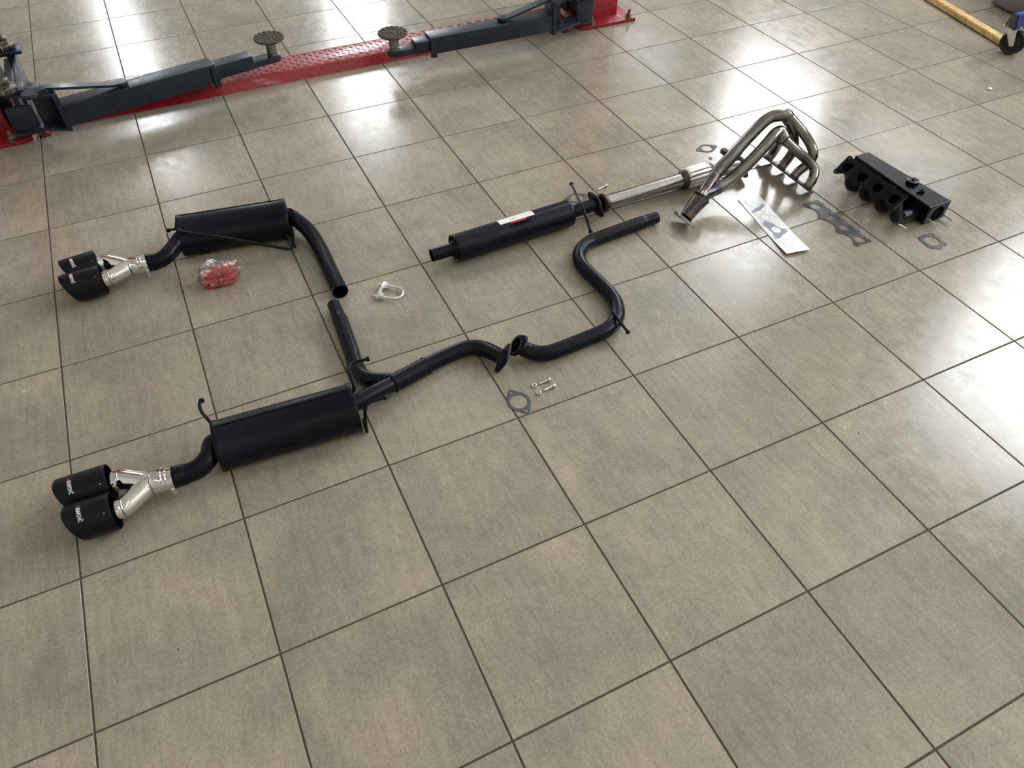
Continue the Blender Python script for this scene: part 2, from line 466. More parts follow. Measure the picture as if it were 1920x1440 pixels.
mat('print_grey', (0.22, 0.25, 0.29), 0.5, color2=(0.36, 0.39, 0.43), vscale=400)
mat('print_line', (0.30, 0.32, 0.35), 0.5)
mat('print_pale', (0.62, 0.70, 0.74), 0.3)
mat('white_print', (0.85, 0.85, 0.84), 0.4)
mat('red_print', (0.42, 0.015, 0.03), 0.4)
mat('sticker', (0.82, 0.82, 0.82), 0.35)
mat('sticker_text', (0.35, 0.35, 0.37), 0.5)
mat('lift_red', (0.26, 0.005, 0.012), 0.34, rvar=0.12, vscale=30, var=0.18, coat=0.2)
mat('lift_blue', (0.011, 0.017, 0.029), 0.34, spec=0.4, rvar=0.10, vscale=18, var=0.25)
mat('bare_steel', (0.26, 0.245, 0.215), 0.36, metal=1.0, rvar=0.1, vscale=50, var=0.2)
mat('rubber', (0.030, 0.026, 0.022), 0.75, color2=(0.14, 0.115, 0.09), vscale=70, bump=0.4, bscale=250)
mat('black_rubber', (0.008, 0.008, 0.010), 0.55)
mat('timber', (0.50, 0.30, 0.09), 0.7, color2=(0.82, 0.60, 0.28), vscale=38, stretch=(1.0, 0.6, 1.0), bump=0.6, bscale=80)
mat('trolley_blue', (0.004, 0.030, 0.24), 0.38, coat=0.3)
mat('dark_plastic', (0.035, 0.037, 0.042), 0.5)
mat('drum_grey', (0.20, 0.195, 0.205), 0.6, var=0.1, vscale=12)
mat('red_rubber', (0.70, 0.022, 0.018), 0.35, var=0.15, vscale=40)
mat('paper', (0.75, 0.74, 0.70), 0.7)

def film_material():
    m = bpy.data.materials.new('clear_film')
    nt, p = nodes_of(m)
    N, L = nt.nodes.new, nt.links.new
    out = nt.nodes['Material Output']
    tr = N('ShaderNodeBsdfTransparent'); tr.inputs['Color'].default_value = (0.97, 0.97, 0.97, 1)
    gl = N('ShaderNodeBsdfGlossy'); gl.inputs['Roughness'].default_value = 0.12
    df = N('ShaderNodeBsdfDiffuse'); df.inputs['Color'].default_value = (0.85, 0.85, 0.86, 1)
    lw = N('ShaderNodeLayerWeight'); lw.inputs['Blend'].default_value = 0.32
    tc = N('ShaderNodeTexCoord')
    n = N('ShaderNodeTexNoise'); n.inputs['Scale'].default_value = 38; n.inputs['Detail'].default_value = 7
    L(tc.outputs['Object'], n.inputs['Vector'])
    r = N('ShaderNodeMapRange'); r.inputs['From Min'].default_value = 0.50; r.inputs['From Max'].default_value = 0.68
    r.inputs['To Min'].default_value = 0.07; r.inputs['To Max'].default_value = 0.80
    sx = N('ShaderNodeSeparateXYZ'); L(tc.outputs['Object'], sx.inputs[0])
    g1 = N('ShaderNodeMath'); g1.operation = 'MULTIPLY_ADD'; g1.inputs[1].default_value = 3.0     # white glare haze painted in, stronger towards the back
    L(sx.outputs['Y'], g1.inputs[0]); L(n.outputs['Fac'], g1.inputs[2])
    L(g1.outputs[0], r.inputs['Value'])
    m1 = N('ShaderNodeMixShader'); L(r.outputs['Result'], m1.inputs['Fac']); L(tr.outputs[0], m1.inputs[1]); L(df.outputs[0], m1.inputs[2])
    m2 = N('ShaderNodeMixShader'); L(lw.outputs['Fresnel'], m2.inputs['Fac']); L(m1.outputs[0], m2.inputs[1]); L(gl.outputs[0], m2.inputs[2])
    b = N('ShaderNodeBump'); b.inputs['Strength'].default_value = 0.9; b.inputs['Distance'].default_value = 0.004
    L(n.outputs['Fac'], b.inputs['Height'])
    for s in (gl, lw): L(b.outputs['Normal'], s.inputs['Normal'])
    L(m2.outputs[0], out.inputs['Surface'])
    MATS['film'] = m

def pane_material():
    m = bpy.data.materials.new('window_glass')
    nt, p = nodes_of(m)
    N, L = nt.nodes.new, nt.links.new
    tr = N('ShaderNodeBsdfTransparent'); gl = N('ShaderNodeBsdfGlossy'); gl.inputs['Roughness'].default_value = 0.02
    mx = N('ShaderNodeMixShader')
    mx.inputs['Fac'].default_value = 0.07; L(tr.outputs[0], mx.inputs[1]); L(gl.outputs[0], mx.inputs[2])
    L(mx.outputs[0], nt.nodes['Material Output'].inputs['Surface'])
    MATS['pane'] = m
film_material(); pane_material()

# ------------------------------------------------------------------ the room
T = 0.45
RX0, RX1, RY0, RY1, RZ = -4.95, 9.45, -4.95, 13.05, 8.0

bm = bmesh.new()
box(bm, (RX0, RY0, -0.06), (RX1, RY1, -0.0025))
floor = props(link('floor', bm, 'grout', smooth=0), kind='structure')

def tile_mesh():
    bm = bmesh.new()
    h = (T - 0.0052) / 2; b = 0.0011
    lo = [bm.verts.new((sx * h, sy * h, -0.005)) for sx, sy in ((-1, -1), (1, -1), (1, 1), (-1, 1))]
    mi = [bm.verts.new((sx * h, sy * h, -b)) for sx, sy in ((-1, -1), (1, -1), (1, 1), (-1, 1))]
    hi = [bm.verts.new((sx * (h - b), sy * (h - b), 0)) for sx, sy in ((-1, -1), (1, -1), (1, 1), (-1, 1))]
    for a, c in ((lo, mi), (mi, hi)):
        for k in range(4): bm.faces.new((a[k], a[(k + 1) % 4], c[(k + 1) % 4], c[k]))
    bm.faces.new(hi)
    me = bpy.data.meshes.new('tile')
    bm.to_mesh(me); bm.free()
    finish(me, 'tile', 0)
    return me
tm = tile_mesh()

Rc = cam.rotation_euler.to_matrix()
def in_view(x, y):
    d = Rc.transposed() @ (Vector((x, y, 0)) - Vector(cam.location))
    if d.z >= -0.1: return False
    u, w = d.x / -d.z * 1381.1, d.y / -d.z * 1381.1
    return abs(u) < 960 + 40 and abs(w) < 720 + 40
near, far = [], []
for i in range(int(RX0 / T), int(RX1 / T)):
    for j in range(int(RY0 / T), int(RY1 / T)):
        cx, cy = (i + .5) * T, (j + .5) * T
        vis = any(in_view(cx + a * T / 2, cy + b * T / 2) for a in (-1, 0, 1) for b in (-1, 0, 1))
        (near if vis else far).append((cx, cy))
for cx, cy in near:
    o = bpy.data.objects.new('tile', tm)
    C.objects.link(o); o.parent = floor; o.location = (cx, cy, 0)
bm = bmesh.new()
for cx, cy in far:
    h = (T - 0.0052) / 2
    box(bm, (cx - h, cy - h, -0.005), (cx + h, cy + h, 0))
props(link('tile_field', bm, 'tile', floor, smooth=0), kind='stuff')

def wall_with_openings(name, axis, pos, a0, a1, openings, inward, thick=0.25):
    """wall in the plane axis=pos; openings [(a_lo, a_hi, z_lo, z_hi)] along the wall"""
    xs = sorted({a0, a1, *[v for o in openings for v in o[:2]]})
    zs = sorted({0.0, RZ, *[v for o in openings for v in o[2:]]})
    bm = bmesh.new()
    for u0, u1 in zip(xs, xs[1:]):
        for z0, z1 in zip(zs, zs[1:]):
            cu, cz = (u0 + u1) / 2, (z0 + z1) / 2
            if any(o[0] < cu < o[1] and o[2] < cz < o[3] for o in openings): continue
            p0, p1 = sorted((pos, pos - inward * thick))
            if axis == 'x': box(bm, (p0, u0, z0), (p1, u1, z1))
            else: box(bm, (u0, p0, z0), (u1, p1, z1))
    bmesh.ops.remove_doubles(bm, verts=bm.verts[:], dist=1e-5)
    return props(link(name, bm, 'wall_paint', smooth=0), kind='structure')

WB = BACK_WINDOWS
WR = RIGHT_WINDOWS
wall_with_openings('wall_back', 'y', RY1, RX0, RX1, WB, -1)
wall_with_openings('wall_right', 'x', RX1, RY0, RY1, WR, -1)
wall_with_openings('wall_left', 'x', RX0, RY0, RY1, [], 1)
wall_with_openings('wall_front', 'y', RY0, RX0, RX1, [], 1)
bm = bmesh.new(); box(bm, (RX0 - .25, RY0 - .25, RZ), (RX1 + .25, RY1 + .25, RZ + .2))
props(link('ceiling', bm, 'ceiling_paint', smooth=0), kind='structure')

def window(n, axis, pos, o):
    a0, a1, z0, z1 = o
    def bar(bm, u0, u1, w0, w1):
        if axis == 'x': box(bm, (pos + .06, u0, w0), (pos + .12, u1, w1))
        else: box(bm, (u0, pos + .06, w0), (u1, pos + .12, w1))
    bm = bmesh.new(); f = .05
    bar(bm, a0, a0 + f, z0, z1); bar(bm, a1 - f, a1, z0, z1)
    bar(bm, a0 + f, a1 - f, z0, z0 + f); bar(bm, a0 + f, a1 - f, z1 - f, z1)
    w = props(link('window_%d' % n, bm, 'window_metal', smooth=0), kind='structure')
    bm = bmesh.new()
    mid = (z0 + z1) / 2; bar(bm, a0 + f, a1 - f, mid - .02, mid + .02)
    link('mullion', bm, 'window_metal', w, smooth=0)
    bm = bmesh.new()
    if axis == 'x': q = [(pos + .09, a0 + f, z0 + f), (pos + .09, a1 - f, z0 + f), (pos + .09, a1 - f, z1 - f), (pos + .09, a0 + f, z1 - f)]
    else: q = [(a0 + f, pos + .09, z0 + f), (a1 - f, pos + .09, z0 + f), (a1 - f, pos + .09, z1 - f), (a0 + f, pos + .09, z1 - f)]
    bm.faces.new([bm.verts.new(p) for p in q])
    link('pane', bm, 'pane', w, smooth=0)
    ld = bpy.data.lights.new('window_portal', 'AREA'); ld.shape = 'RECTANGLE'
    ld.size = a1 - a0; ld.size_y = z1 - z0
    ld.cycles.is_portal = True
    lo = bpy.data.objects.new('window_portal', ld); C.objects.link(lo)
    c = ((a0 + a1) / 2, (z0 + z1) / 2)
    if axis == 'x': lo.matrix_world = basis((pos + .2, c[0], c[1]), (1, 0, 0), (0, 1, 0))
    else: lo.matrix_world = basis((c[0], pos + .2, c[1]), (0, 1, 0), (1, 0, 0))
k = 1
for o in WB: window(k, 'y', RY1, o); k += 1
for o in WR: window(k, 'x', RX1, o); k += 1

# added strip lamps behind the camera, in rows, to fill the foreground light
def lamp_material():
    m = bpy.data.materials.new('lamp_tube')
    nt, p = nodes_of(m)
    p.inputs['Emission Color'].default_value = (1.0, 0.93, 0.82, 1)
    p.inputs['Emission Strength'].default_value = LAMP_STRENGTH
    MATS['lamp_tube'] = m
lamp_material()
mat('lamp_housing', (0.7, 0.7, 0.7), 0.5)
for q, (lx, ly, lz) in enumerate(FILL_LAMPS):
    t = thing('fill_lamp', 'long white strip lamp added behind the camera as fill light', 'lamp', (lx, ly, lz), 'added fill lamps behind the camera')
    bm = bmesh.new(); box(bm, (lx - .11, ly - .75, lz), (lx + .11, ly + .75, lz + .06), .008)
    link('housing', bm, 'lamp_housing', t)
    bm = bmesh.new(); box(bm, (lx - .09, ly - .73, lz - .02), (lx + .09, ly + .73, lz - .002), .004)
    link('diffuser', bm, 'lamp_tube', t)
    for s in (-.6, .6):
        link('suspension_rod', tube(bmesh.new(), [V(lx, ly + s, lz + .06), V(lx, ly + s, RZ)], .004, 6), 'window_metal', t)
# ------------------------------------------------------------------ exhaust parts on the floor
def oval_body(bm, p0, p1, w, h, tilt, expo=2.25, seg=64, roll=0.006):
    """muffler shell: oval section swept from p0 to p1 with rolled, slightly sunk end caps"""
    p0, p1 = Vector(p0), Vector(p1)
    d = (p1 - p0).normalized()
    side = Vector((0, 0, 1)).cross(d).normalized()     # points to +y for a shell along +x
    up = Vector((0, 0, 1))
    def ring(t, s):
        c = p0 + d * t; out = []
        for k in range(seg):
            a = 2 * math.pi * k / seg
            ca, sa = math.cos(a), math.sin(a)
            x = (w / 2 + s) * math.copysign(abs(ca) ** (2 / expo), ca)
            y = (h / 2 + s) * math.copysign(abs(sa) ** (2 / expo), sa)
            X = x * math.cos(tilt) - y * math.sin(tilt); Y = x * math.sin(tilt) + y * math.cos(tilt)
            out.append(bm.verts.new(c + side * X + up * Y))
        return out
    Lh = (p1 - p0).length
    prof = [(0.012, -0.03), (0.008, -0.012), (0.0, -0.003), (0.0, 0.001), (0.006, 0.003), (0.014, 0.002), (0.018, 0.0),
            (Lh - 0.018, 0.0), (Lh - 0.014, 0.002), (Lh - 0.006, 0.003), (Lh, 0.001), (Lh, -0.003), (Lh - 0.008, -0.012), (Lh - 0.012, -0.03)]
    rs = [ring(t, s) for t, s in prof]
    for a, b in zip(rs, rs[1:]):
        for k in range(seg): bm.faces.new((a[k], a[(k + 1) % seg], b[(k + 1) % seg], b[k]))
    bm.faces.new(rs[0]); bm.faces.new(rs[-1])
    return bm

def oval_point(p0, p1, w, h, tilt, t, ang, s=0.0, expo=2.25):
    p0, p1 = Vector(p0), Vector(p1); d = (p1 - p0).normalized()
    side = Vector((0, 0, 1)).cross(d).normalized()
    ca, sa = math.cos(ang), math.sin(ang)
    x = (w / 2 + s) * math.copysign(abs(ca) ** (2 / expo), ca); y = (h / 2 + s) * math.copysign(abs(sa) ** (2 / expo), sa)
    X = x * math.cos(tilt) - y * math.sin(tilt); Y = x * math.sin(tilt) + y * math.cos(tilt)
    return p0 + d * t + side * X + Vector((0, 0, 1)) * Y

def rod(name, pts, r, parent, m='black', ends=(False, True), n=6):
    P = smooth_path(pts, n)
    o = link(name, tube(bmesh.new(), P, r, 12), m, parent)
    if ends[0]: knob(o, P[0], P[1] - P[0], r * 1.75)
    if ends[1]: knob(o, P[-1], P[-1] - P[-2], r * 1.75)
    return o

def flange(name, center, normal, xdir, hole, bolt, ear, body, thick, m, parent, label=None):
    return link(name, plate(two_bolt(hole, bolt, ear, body), thick, basis(center, normal, xdir), .0008), m, parent, label=label)

def wrap_text(bm, fn):
    for v in bm.verts: v.co = fn(v.co.x, v.co.y, v.co.z)
    return bm

def twin_tip(parent, joint, far, near):
    """twin tail tips: chrome Y pipe, two black sleeves with lettering, clamp"""
    j0, j1 = Vector(joint[0]), Vector(joint[1])
    ax = (j1 - j0).normalized()
    R = .0305
    bm = bmesh.new()
    tube(bm, [j0 + ax * .0, j0 + ax * .02, j1 - ax * .006, j1], [.0368, .0368, .0368, .0345], 32, (True, False), .0018, .03)
    tip = link('twin_tip', bm, 'chrome', parent, label='polished steel Y pipe of the twin tail tips')
    for k in (.018, .030):
        link('clamp_bead', tube(bmesh.new(), [j0 + ax * (k - .002), j0 + ax * k, j0 + ax * (k + .002)], [.0368, .0384, .0368], 32, cap=False), 'chrome', tip)
    link('weld_bead', tube(bmesh.new(), [j1 - ax * .004, j1 - ax * .001, j1 + ax * .002], [.0355, .0375, .035], 32, cap=False), 'steel', tip)
    # pinch bolt lugs at the clamp end
    lug = j0 + Vector((ax.y, -ax.x, 0)) * 0  # centre
    side = Vector((0, 0, 1)).cross(ax).normalized()
    if side.y > 0: side = -side
    q = j0 + ax * .008 + side * .030 + Vector((0, 0, -.024))
    bm = bmesh.new()
    for s in (-.007, .007):
        box(bm, (-.006, -.0015, -.009), (.006, .0015, .009), 0, basis(q + ax * 0 + Vector((0, 0, s)), side, ax) @ Matrix.Rotation(math.pi / 2, 4, 'X'))
    link('clamp_lug', bm, 'chrome', tip)
    bm = tube(bmesh.new(), [q + side * .004 + Vector((0, 0, -.016)), q + side * .004 + Vector((0, 0, .018))], .003, 10)
    cb = link('clamp_bolt', bm, 'zinc', tip)
    link('bolt_nut', plate([hexagon(.0065)], .006, basis(q + side * .004 + Vector((0, 0, .012)), (0, 0, 1)), .0005), 'zinc', tip)
    for (a, b) in (far, near):
        a, b = Vector(a), Vector(b)
        d = (b - a).normalized()
        # branch of the Y, then a short straight neck into the sleeve
        neck = b + d * .012; inner = b - d * .03
        root = j1 + ax * .004
        path = [root - ax * .012, root, neck + d * .014, neck, inner]
        P = [path[0], path[1]] + [path[1].lerp(path[2], t / 6) for t in range(1, 7)] + [path[3], path[4]]
        link('branch_pipe', tube(bmesh.new(), P, [R * .92, R * .96] + [R] * (len(P) - 2), 28), 'chrome', tip)
        link('weld_bead', tube(bmesh.new(), [neck + d * .010, neck + d * .012, neck + d * .014], [R, R * 1.05, R], 28, cap=False), 'steel', tip)
        # sleeve with slash-cut, rolled mouth; u = along d, top overhangs
        RS = .0575; seg = 48
        up = Vector((0, 0, 1)); sd = up.cross(d).normalized()
        L0 = (b - a).length
        bm = bmesh.new()
        def ring(t, r, slash):
            out = []
            for k in range(seg):
                g = 2 * math.pi * k / seg
                c, s = math.cos(g), math.sin(g)
                # slash: the top reaches further out; the lower side is cut back
                out.append(bm.verts.new(a + d * (t - slash * (s * .020 + .004 * (1 - c * c))) + (sd * c + up * s) * r))
            return out
        prof = [(.045, RS - .0045, .3), (.008, RS - .0050, 1), (.0015, RS - .0035, 1), (0.0, RS - .0018, 1), (.0012, RS - .0005, 1), (.005, RS, 1),
                (L0 * .5, RS, .3), (L0 - .004, RS, 0), (L0 - .001, RS - .0006, 0), (L0, RS - .0018, 0), (L0 - .0015, RS - .003, 0), (L0 - .02, RS - .0035, 0), (L0 - .03, .020, 0)]
        rs = [ring(*q_) for q_ in prof]
        for x, y in zip(rs, rs[1:]):
            for k in range(seg): bm.faces.new((x[k], x[(k + 1) % seg], y[(k + 1) % seg], y[k]))
        bm.faces.new(rs[0])
        link('tip_sleeve', bm, 'carbon', tip, label='black carbon look tail tip sleeve')
        # rivet
        def on(t, ang, r=RS): return a + d * t + (up * math.cos(ang) - sd * math.sin(ang) * (1 if sd.y > 0 else -1)) * r
        ang = math.radians(38)
        nrm = (on(0, ang) - a).normalized()
        link('rivet', lathe(bmesh.new(), [(0, .0016), (.0032, .0012), (.0042, 0), (.0042, -.001)], basis(on(L0 - .018, ang, RS), nrm), 14), 'dark_weld', tip)
        # lettering runs round the sleeve behind the mouth: a red first letter, the rest white
        size = .0165
        for txt, mm, a0 in (('A', 'red_print', 0), ('KRAPOVI\u010c', 'white_print', 1)):
            tb = text_mesh(txt, size, 'LEFT')
            x0 = min(v.co.x for v in tb.verts); x1 = max(v.co.x for v in tb.verts)
            wdt = x1 - x0
            lo, hi = ((-14, -4) if a0 == 0 else (-3, 40))
            def fn(x, y, z, lo=lo, hi=hi, x0=x0, wdt=wdt):
                g = math.radians(lo + (hi - lo) * (x - x0) / wdt)
                return on(.017 + y * .95 + .004, g, RS + .0002 + z + .0002)
            link('lettering', wrap_text(tb, fn), mm, tip)
    return tip

# ---- rear silencer with the Y piece (nearest to the camera)
pB = PATHS
B0, B1 = (0.4371, 0.6954, 0.068), (0.8733, 0.6660, 0.068)
mb = thing('rear_silencer', 'near black oval rear silencer with twin tips, a Y branch and a bolt flange', 'silencer', (0.655, 0.68, 0), 'exhaust sections laid out on the tiles')
WBm, HB, TB = .1625, .130, .28
body = link('silencer_body', oval_body(bmesh.new(), B0, B1, WBm, HB, TB), 'black', mb)
# folded seam along the shell
sm = [oval_point(B0, B1, WBm, HB, TB, .008 + t * (.4205 / 20), math.radians(66), .0008) for t in range(21)]
link('seam', tube(bmesh.new(), sm, .0022, 8), 'black', body)
sm = [oval_point(B0, B1, WBm, HB, TB, .008 + t * (.4205 / 20), math.radians(262), .0008) for t in range(21)]
link('seam', tube(bmesh.new(), sm, .0022, 8), 'black', body)
ym = pB['y_main']
pipe('inlet_pipe', [V(B1) + V(-.02, .012, 0)] + ym[:5], .0275, 'black', mb)
pipe('joint_sleeve', [ym[3], ym[4], ym[5]], .0318, 'black', mb, n=6)
for i in (3, 5):
    d = (V(ym[4]) - V(ym[3])).normalized()
    link('weld_bead', tube(bmesh.new(), [V(ym[i]) - d * .004, V(ym[i]), V(ym[i]) + d * .004], [.030, .0336, .030], 24), 'black', mb)
pipe('link_pipe', ym[4:], .0282, 'black', mb)
dB = (V(ym[-1]) - V(ym[-2])).normalized()
nB = Vector(YN)
flange('flange', V(ym[-1]) + nB * .003, nB, (.5, .3, .8), .0262, .043, .0135, .039, .011, 'black', mb)
yb = pB['y_branch']
br = pipe('branch_pipe', yb[:10], .0282, 'black', mb)
e0, e1 = V(yb[9]), V(yb[10])
link('slip_end', tube(bmesh.new(), [e0.lerp(e1, t / 8) for t in range(-1, 9)], [.0282, .0268] + [.0245] * 8, 24, (False, True), .0018, .06), 'black', br)
pipe('outlet_pipe', [V(B0) + V(.012, .012, .004)] + pB['mufB_out'], .0305, 'black', mb)
o0, o1 = V(pB['mufB_out'][-2]), V(pB['mufB_out'][-1])
link('slip_joint', tube(bmesh.new(), [o0 + (o1 - o0) * -.25, o0, o1, o1 + (o1 - o0) * .5], [.031, .0335, .0335, .0335], 24), 'black', mb)
rod('hanger', [V(B0) + V(.008, .055, .03)] + pB['mufB_hang_l'], .0055, mb, ends=(False, True))
rod('hanger', [V(B1) + V(.004, .052, .01)] + pB['mufB_hang_r'], .0055, mb)
rod('hanger', pB['mufB_hang_f'], .0055, mb)
bm = bmesh.new(); q = V(pB['mufB_hang_f'][0]); box(bm, q + V(-.006, -.008, -.024), q + V(.004, .012, .03), .002)
link('hanger_bracket', bm, 'black', mb)
twin_tip(mb, pB['tipB_joint'], pB['tipB_far'], pB['tipB_near'])

# ---- second rear silencer, beyond it
A0, A1 = (0.5056, 1.8594, 0.068), (0.9323, 1.7909, 0.068)
WA, HA, TA = .1725, .130, .30
ma = thing('rear_silencer', 'far black oval rear silencer with a diagonal hanger rod and one long bent pipe', 'silencer', (0.72, 1.82, 0), 'exhaust sections laid out on the tiles')
body = link('silencer_body', oval_body(bmesh.new(), A0, A1, WA, HA, TA), 'black', ma)
sm = [oval_point(A0, A1, WA, HA, TA, .008 + t * (.417 / 20), math.radians(50), .0008) for t in range(21)]
link('seam', tube(bmesh.new(), sm, .0022, 8), 'black', body)
dA = (V(A1) - V(A0)).normalized()
for t, g in ((.075, 205), (.175, 222)):
    c = oval_point(A0, A1, WA, HA, TA, t, math.radians(g), .0)
    n_ = (c - (V(A0) + dA * t)).normalized()
    rr = .024 if g == 205 else .018
    bm = lathe(bmesh.new(), [(rr, -.004), (rr, .0012), (rr * .92, .0018), (rr * .88, .0006), (rr * .4, .0006), (rr * .35, .0018), (0, .0018)], basis(c, n_), 28)
    link('stamped_mark', bm, 'black', body)
pipe('outlet_pipe', [V(A0) + V(.03, 0, .006)] + pB['mufA_out'], .0305, 'black', ma)
o0, o1 = V(pB['mufA_out'][-2]), V(pB['mufA_out'][-1])
link('slip_joint', tube(bmesh.new(), [o0 + (o1 - o0) * -.4, o0, o1, o1 + (o1 - o0) * .5], [.031, .0335, .0335, .0335], 24), 'black', ma)
ai = pB['mufA_in']
pipe('inlet_pipe', [V(A1) + V(-.03, .005, .006)] + ai, .0305, 'black', ma, hollow=(False, True), depth=.1)
c0 = V(A1) - dA * .006
link('inlet_collar', tube(bmesh.new(), [c0, c0 + dA * .014], [.040, .034], 28), 'black', ma)
rod('hanger', pB['mufA_rod'], .0062, ma, ends=(False, True))
rod('hanger_brace', [pB['mufA_rod'][-1], V(A1) + V(-.004, -.062, -.02), V(A1) + V(-.004, -.05, .0)], .0052, ma, ends=(False, False))
rod('hanger_brace', [pB['mufA_rod'][-1], V(A1) + V(-.035, -.075, -.015)], .0042, ma, ends=(False, False))
rod('hanger', [V(A0) + V(-.004, -.01, .04), V(A0) + V(-.022, -.03, .055), V(A0) + V(-.034, -.025, .052)], .0052, ma)
rod('hanger', [V(A1) + V(.002, .02, .03), V(A1) + V(.02, .0, .036), V(A1) + V(.026, -.03, .03)], .0052, ma)
twin_tip(ma, pB['tipA_joint'], pB['tipA_far'], pB['tipA_near'])

# ---- S-shaped mid pipe
mp = list(pB['mid_pipe'])
mp[0] = (1.474, .7075, .0535); mp[1] = (1.488, .7000, .0435); mp[2] = (1.506, .6860, .0345)
mid = thing('mid_pipe', 'matt black S-bent exhaust pipe with a flange and a rod hanger', 'exhaust pipe', (1.9, 0.9, 0), 'exhaust sections laid out on the tiles')
pipe('bent_pipe', mp[:21], .0282, 'black', mid, hollow=(True, False), depth=.08)
e0, e1 = V(mp[20]), V(mp[21])
link('slip_end', tube(bmesh.new(), [e0.lerp(e1, t / 8) for t in range(-1, 9)], [.0282, .0268] + [.0248] * 8, 24, (False, True), .0018, .06), 'black', mid)
d0 = Vector(MN)
flange('flange', V(mp[0]) + d0 * .003, d0, (.9, -.43, 0), .0262, .043, .0135, .039, .011, 'black', mid)
rod('hanger', pB['mid_hanger'], .0052, mid, n=4)

# ---- round middle silencer
ra = [V(p) for p in pB['res_axis']]
for p in ra: p.z = .0565
ms = thing('middle_silencer', 'round black middle silencer with a white sticker on top', 'silencer', (1.76, 1.325, 0), 'exhaust sections laid out on the tiles')
p1, p2 = ra[1], ra[2]
ax = (p2 - p1).normalized(); Ls = (p2 - p1).length; RR = .0560
Mz = basis(p1, ax, (0, 0, 1))
body = link('silencer_body', lathe(bmesh.new(), [(.026, .012), (.046, .010), (.0505, .006), (.053, 0), (RR, -.001), (RR + .0012, .004), (RR + .0008, .010), (RR, .014),
      (RR, Ls - .012), (RR - .001, Ls - .006), (RR - .006, Ls), (.04, Ls + .001), (.026, Ls + .001)], Mz, 56), 'black', ms)
link('outlet_stub', tube(bmesh.new(), [ra[0].lerp(p1 + ax * .02, t / 8) for t in range(9)], .0265, 28, (True, False), .0018, .07), 'black', ms)
link('inner_collar', tube(bmesh.new(), [p1 - ax * .010, p1 - ax * .004, p1 + ax * .014], [.029, .034, .036], 28, cap=False), 'black', ms)
link('inlet_stub', tube(bmesh.new(), [p2 - ax * .02, ra[3]], .0272, 28), 'black', ms)
flange('flange', ra[3] + ax * .004, ax, Vector((0, 1, .42)), .0255, .052, .013, .040, .011, 'black', ms)
rod('hanger', pB['res_hanger'], .0055, ms, ends=(True, True))
side = Vector((0, 0, 1)).cross(ax).normalized()
if side.y > 0: side = -side
def on_res(t, lean, s=0.0):
    """point on the shell: t along, lean in degrees from straight up towards the camera side"""
    g = math.radians(lean)
    return p1 + ax * (t * Ls) + (Vector((0, 0, 1)) * math.cos(g) + side * math.sin(g)) * (RR + s)
def shell_patch(t0, t1, l0, l1, s, nt=2, nl=14):
    bm = bmesh.new()
    g = [[bm.verts.new(on_res(t0 + (t1 - t0) * i / nt, l0 + (l1 - l0) * j / nl, s)) for j in range(nl + 1)] for i in range(nt + 1)]
    b = [[bm.verts.new(on_res(t0 + (t1 - t0) * i / nt, l0 + (l1 - l0) * j / nl, s - .0004)) for j in range(nl + 1)] for i in range(nt + 1)]
    for i in range(nt):
        for j in range(nl):
            bm.faces.new((g[i][j], g[i + 1][j], g[i + 1][j + 1], g[i][j + 1]))
            bm.faces.new((b[i][j], b[i][j + 1], b[i + 1][j + 1], b[i + 1][j]))
    for i in range(nt):
        for j in (0, nl): bm.faces.new((g[i][j], g[i + 1][j], b[i + 1][j], b[i][j]))
    for j in range(nl):
        for i in (0, nt): bm.faces.new((g[i][j], g[i][j + 1], b[i][j + 1], b[i][j]))
    return bm
st = link('sticker', shell_patch(.375, .668, -50, 11, .0005), 'sticker', body, label='white paper sticker with small print')
link('sticker_stripe', shell_patch(.455, .590, 11, 20, .0005, 2, 3), 'red_print', body, label='red stripe below the sticker')
bm = bmesh.new(); random.seed(4)
for (t0, t1, l0) in ((.40, .43, 1), (.46, .53, -6), (.47, .52, -2), (.555, .575, -8), (.585, .63, -5), (.64, .655, -12), (.645, .66, -9)):
    b2 = shell_patch(t0, t1, l0, l0 + 2.0, .0008, 1, 1)
    tmp = bpy.data.meshes.new('t'); b2.to_mesh(tmp); b2.free(); bm.from_mesh(tmp); bpy.data.meshes.remove(tmp)
link('small_print', bm, 'sticker_text', body)
tb = text_mesh('SINKO', .030, 'LEFT')
x0 = min(v.co.x for v in tb.verts); wd = max(v.co.x for v in tb.verts) - x0
y0 = min(v.co.y for v in tb.verts); hd = max(v.co.y for v in tb.verts) - y0
link('stamped_logo', wrap_text(tb, lambda x, y, z: on_res(.470 + .150 * (x - x0) / wd, 36 - 13.5 * (y - y0) / hd, .0006 + z * 2)), 'stamp_black', body)
bm = shell_patch(.47, .625, 37.5, 39, .0006, 8, 1)
for (cx, cy, sc) in ((.445, 30, 1.0), (.452, 33, .7)):          # flame mark before the letters
    fl = [(0, -1.0), (.5, -.35), (.35, .1), (.55, .55), (.15, .25), (.05, 1.0), (-.3, .35), (-.5, .0), (-.35, -.6)]
    vs = [bm.verts.new(on_res(cx + .010 * sc * x, cy - 7 * sc * y, .0007)) for x, y in fl]
    bm.faces.new(vs)
link('stamped_flame', bm, 'stamp_black', body)

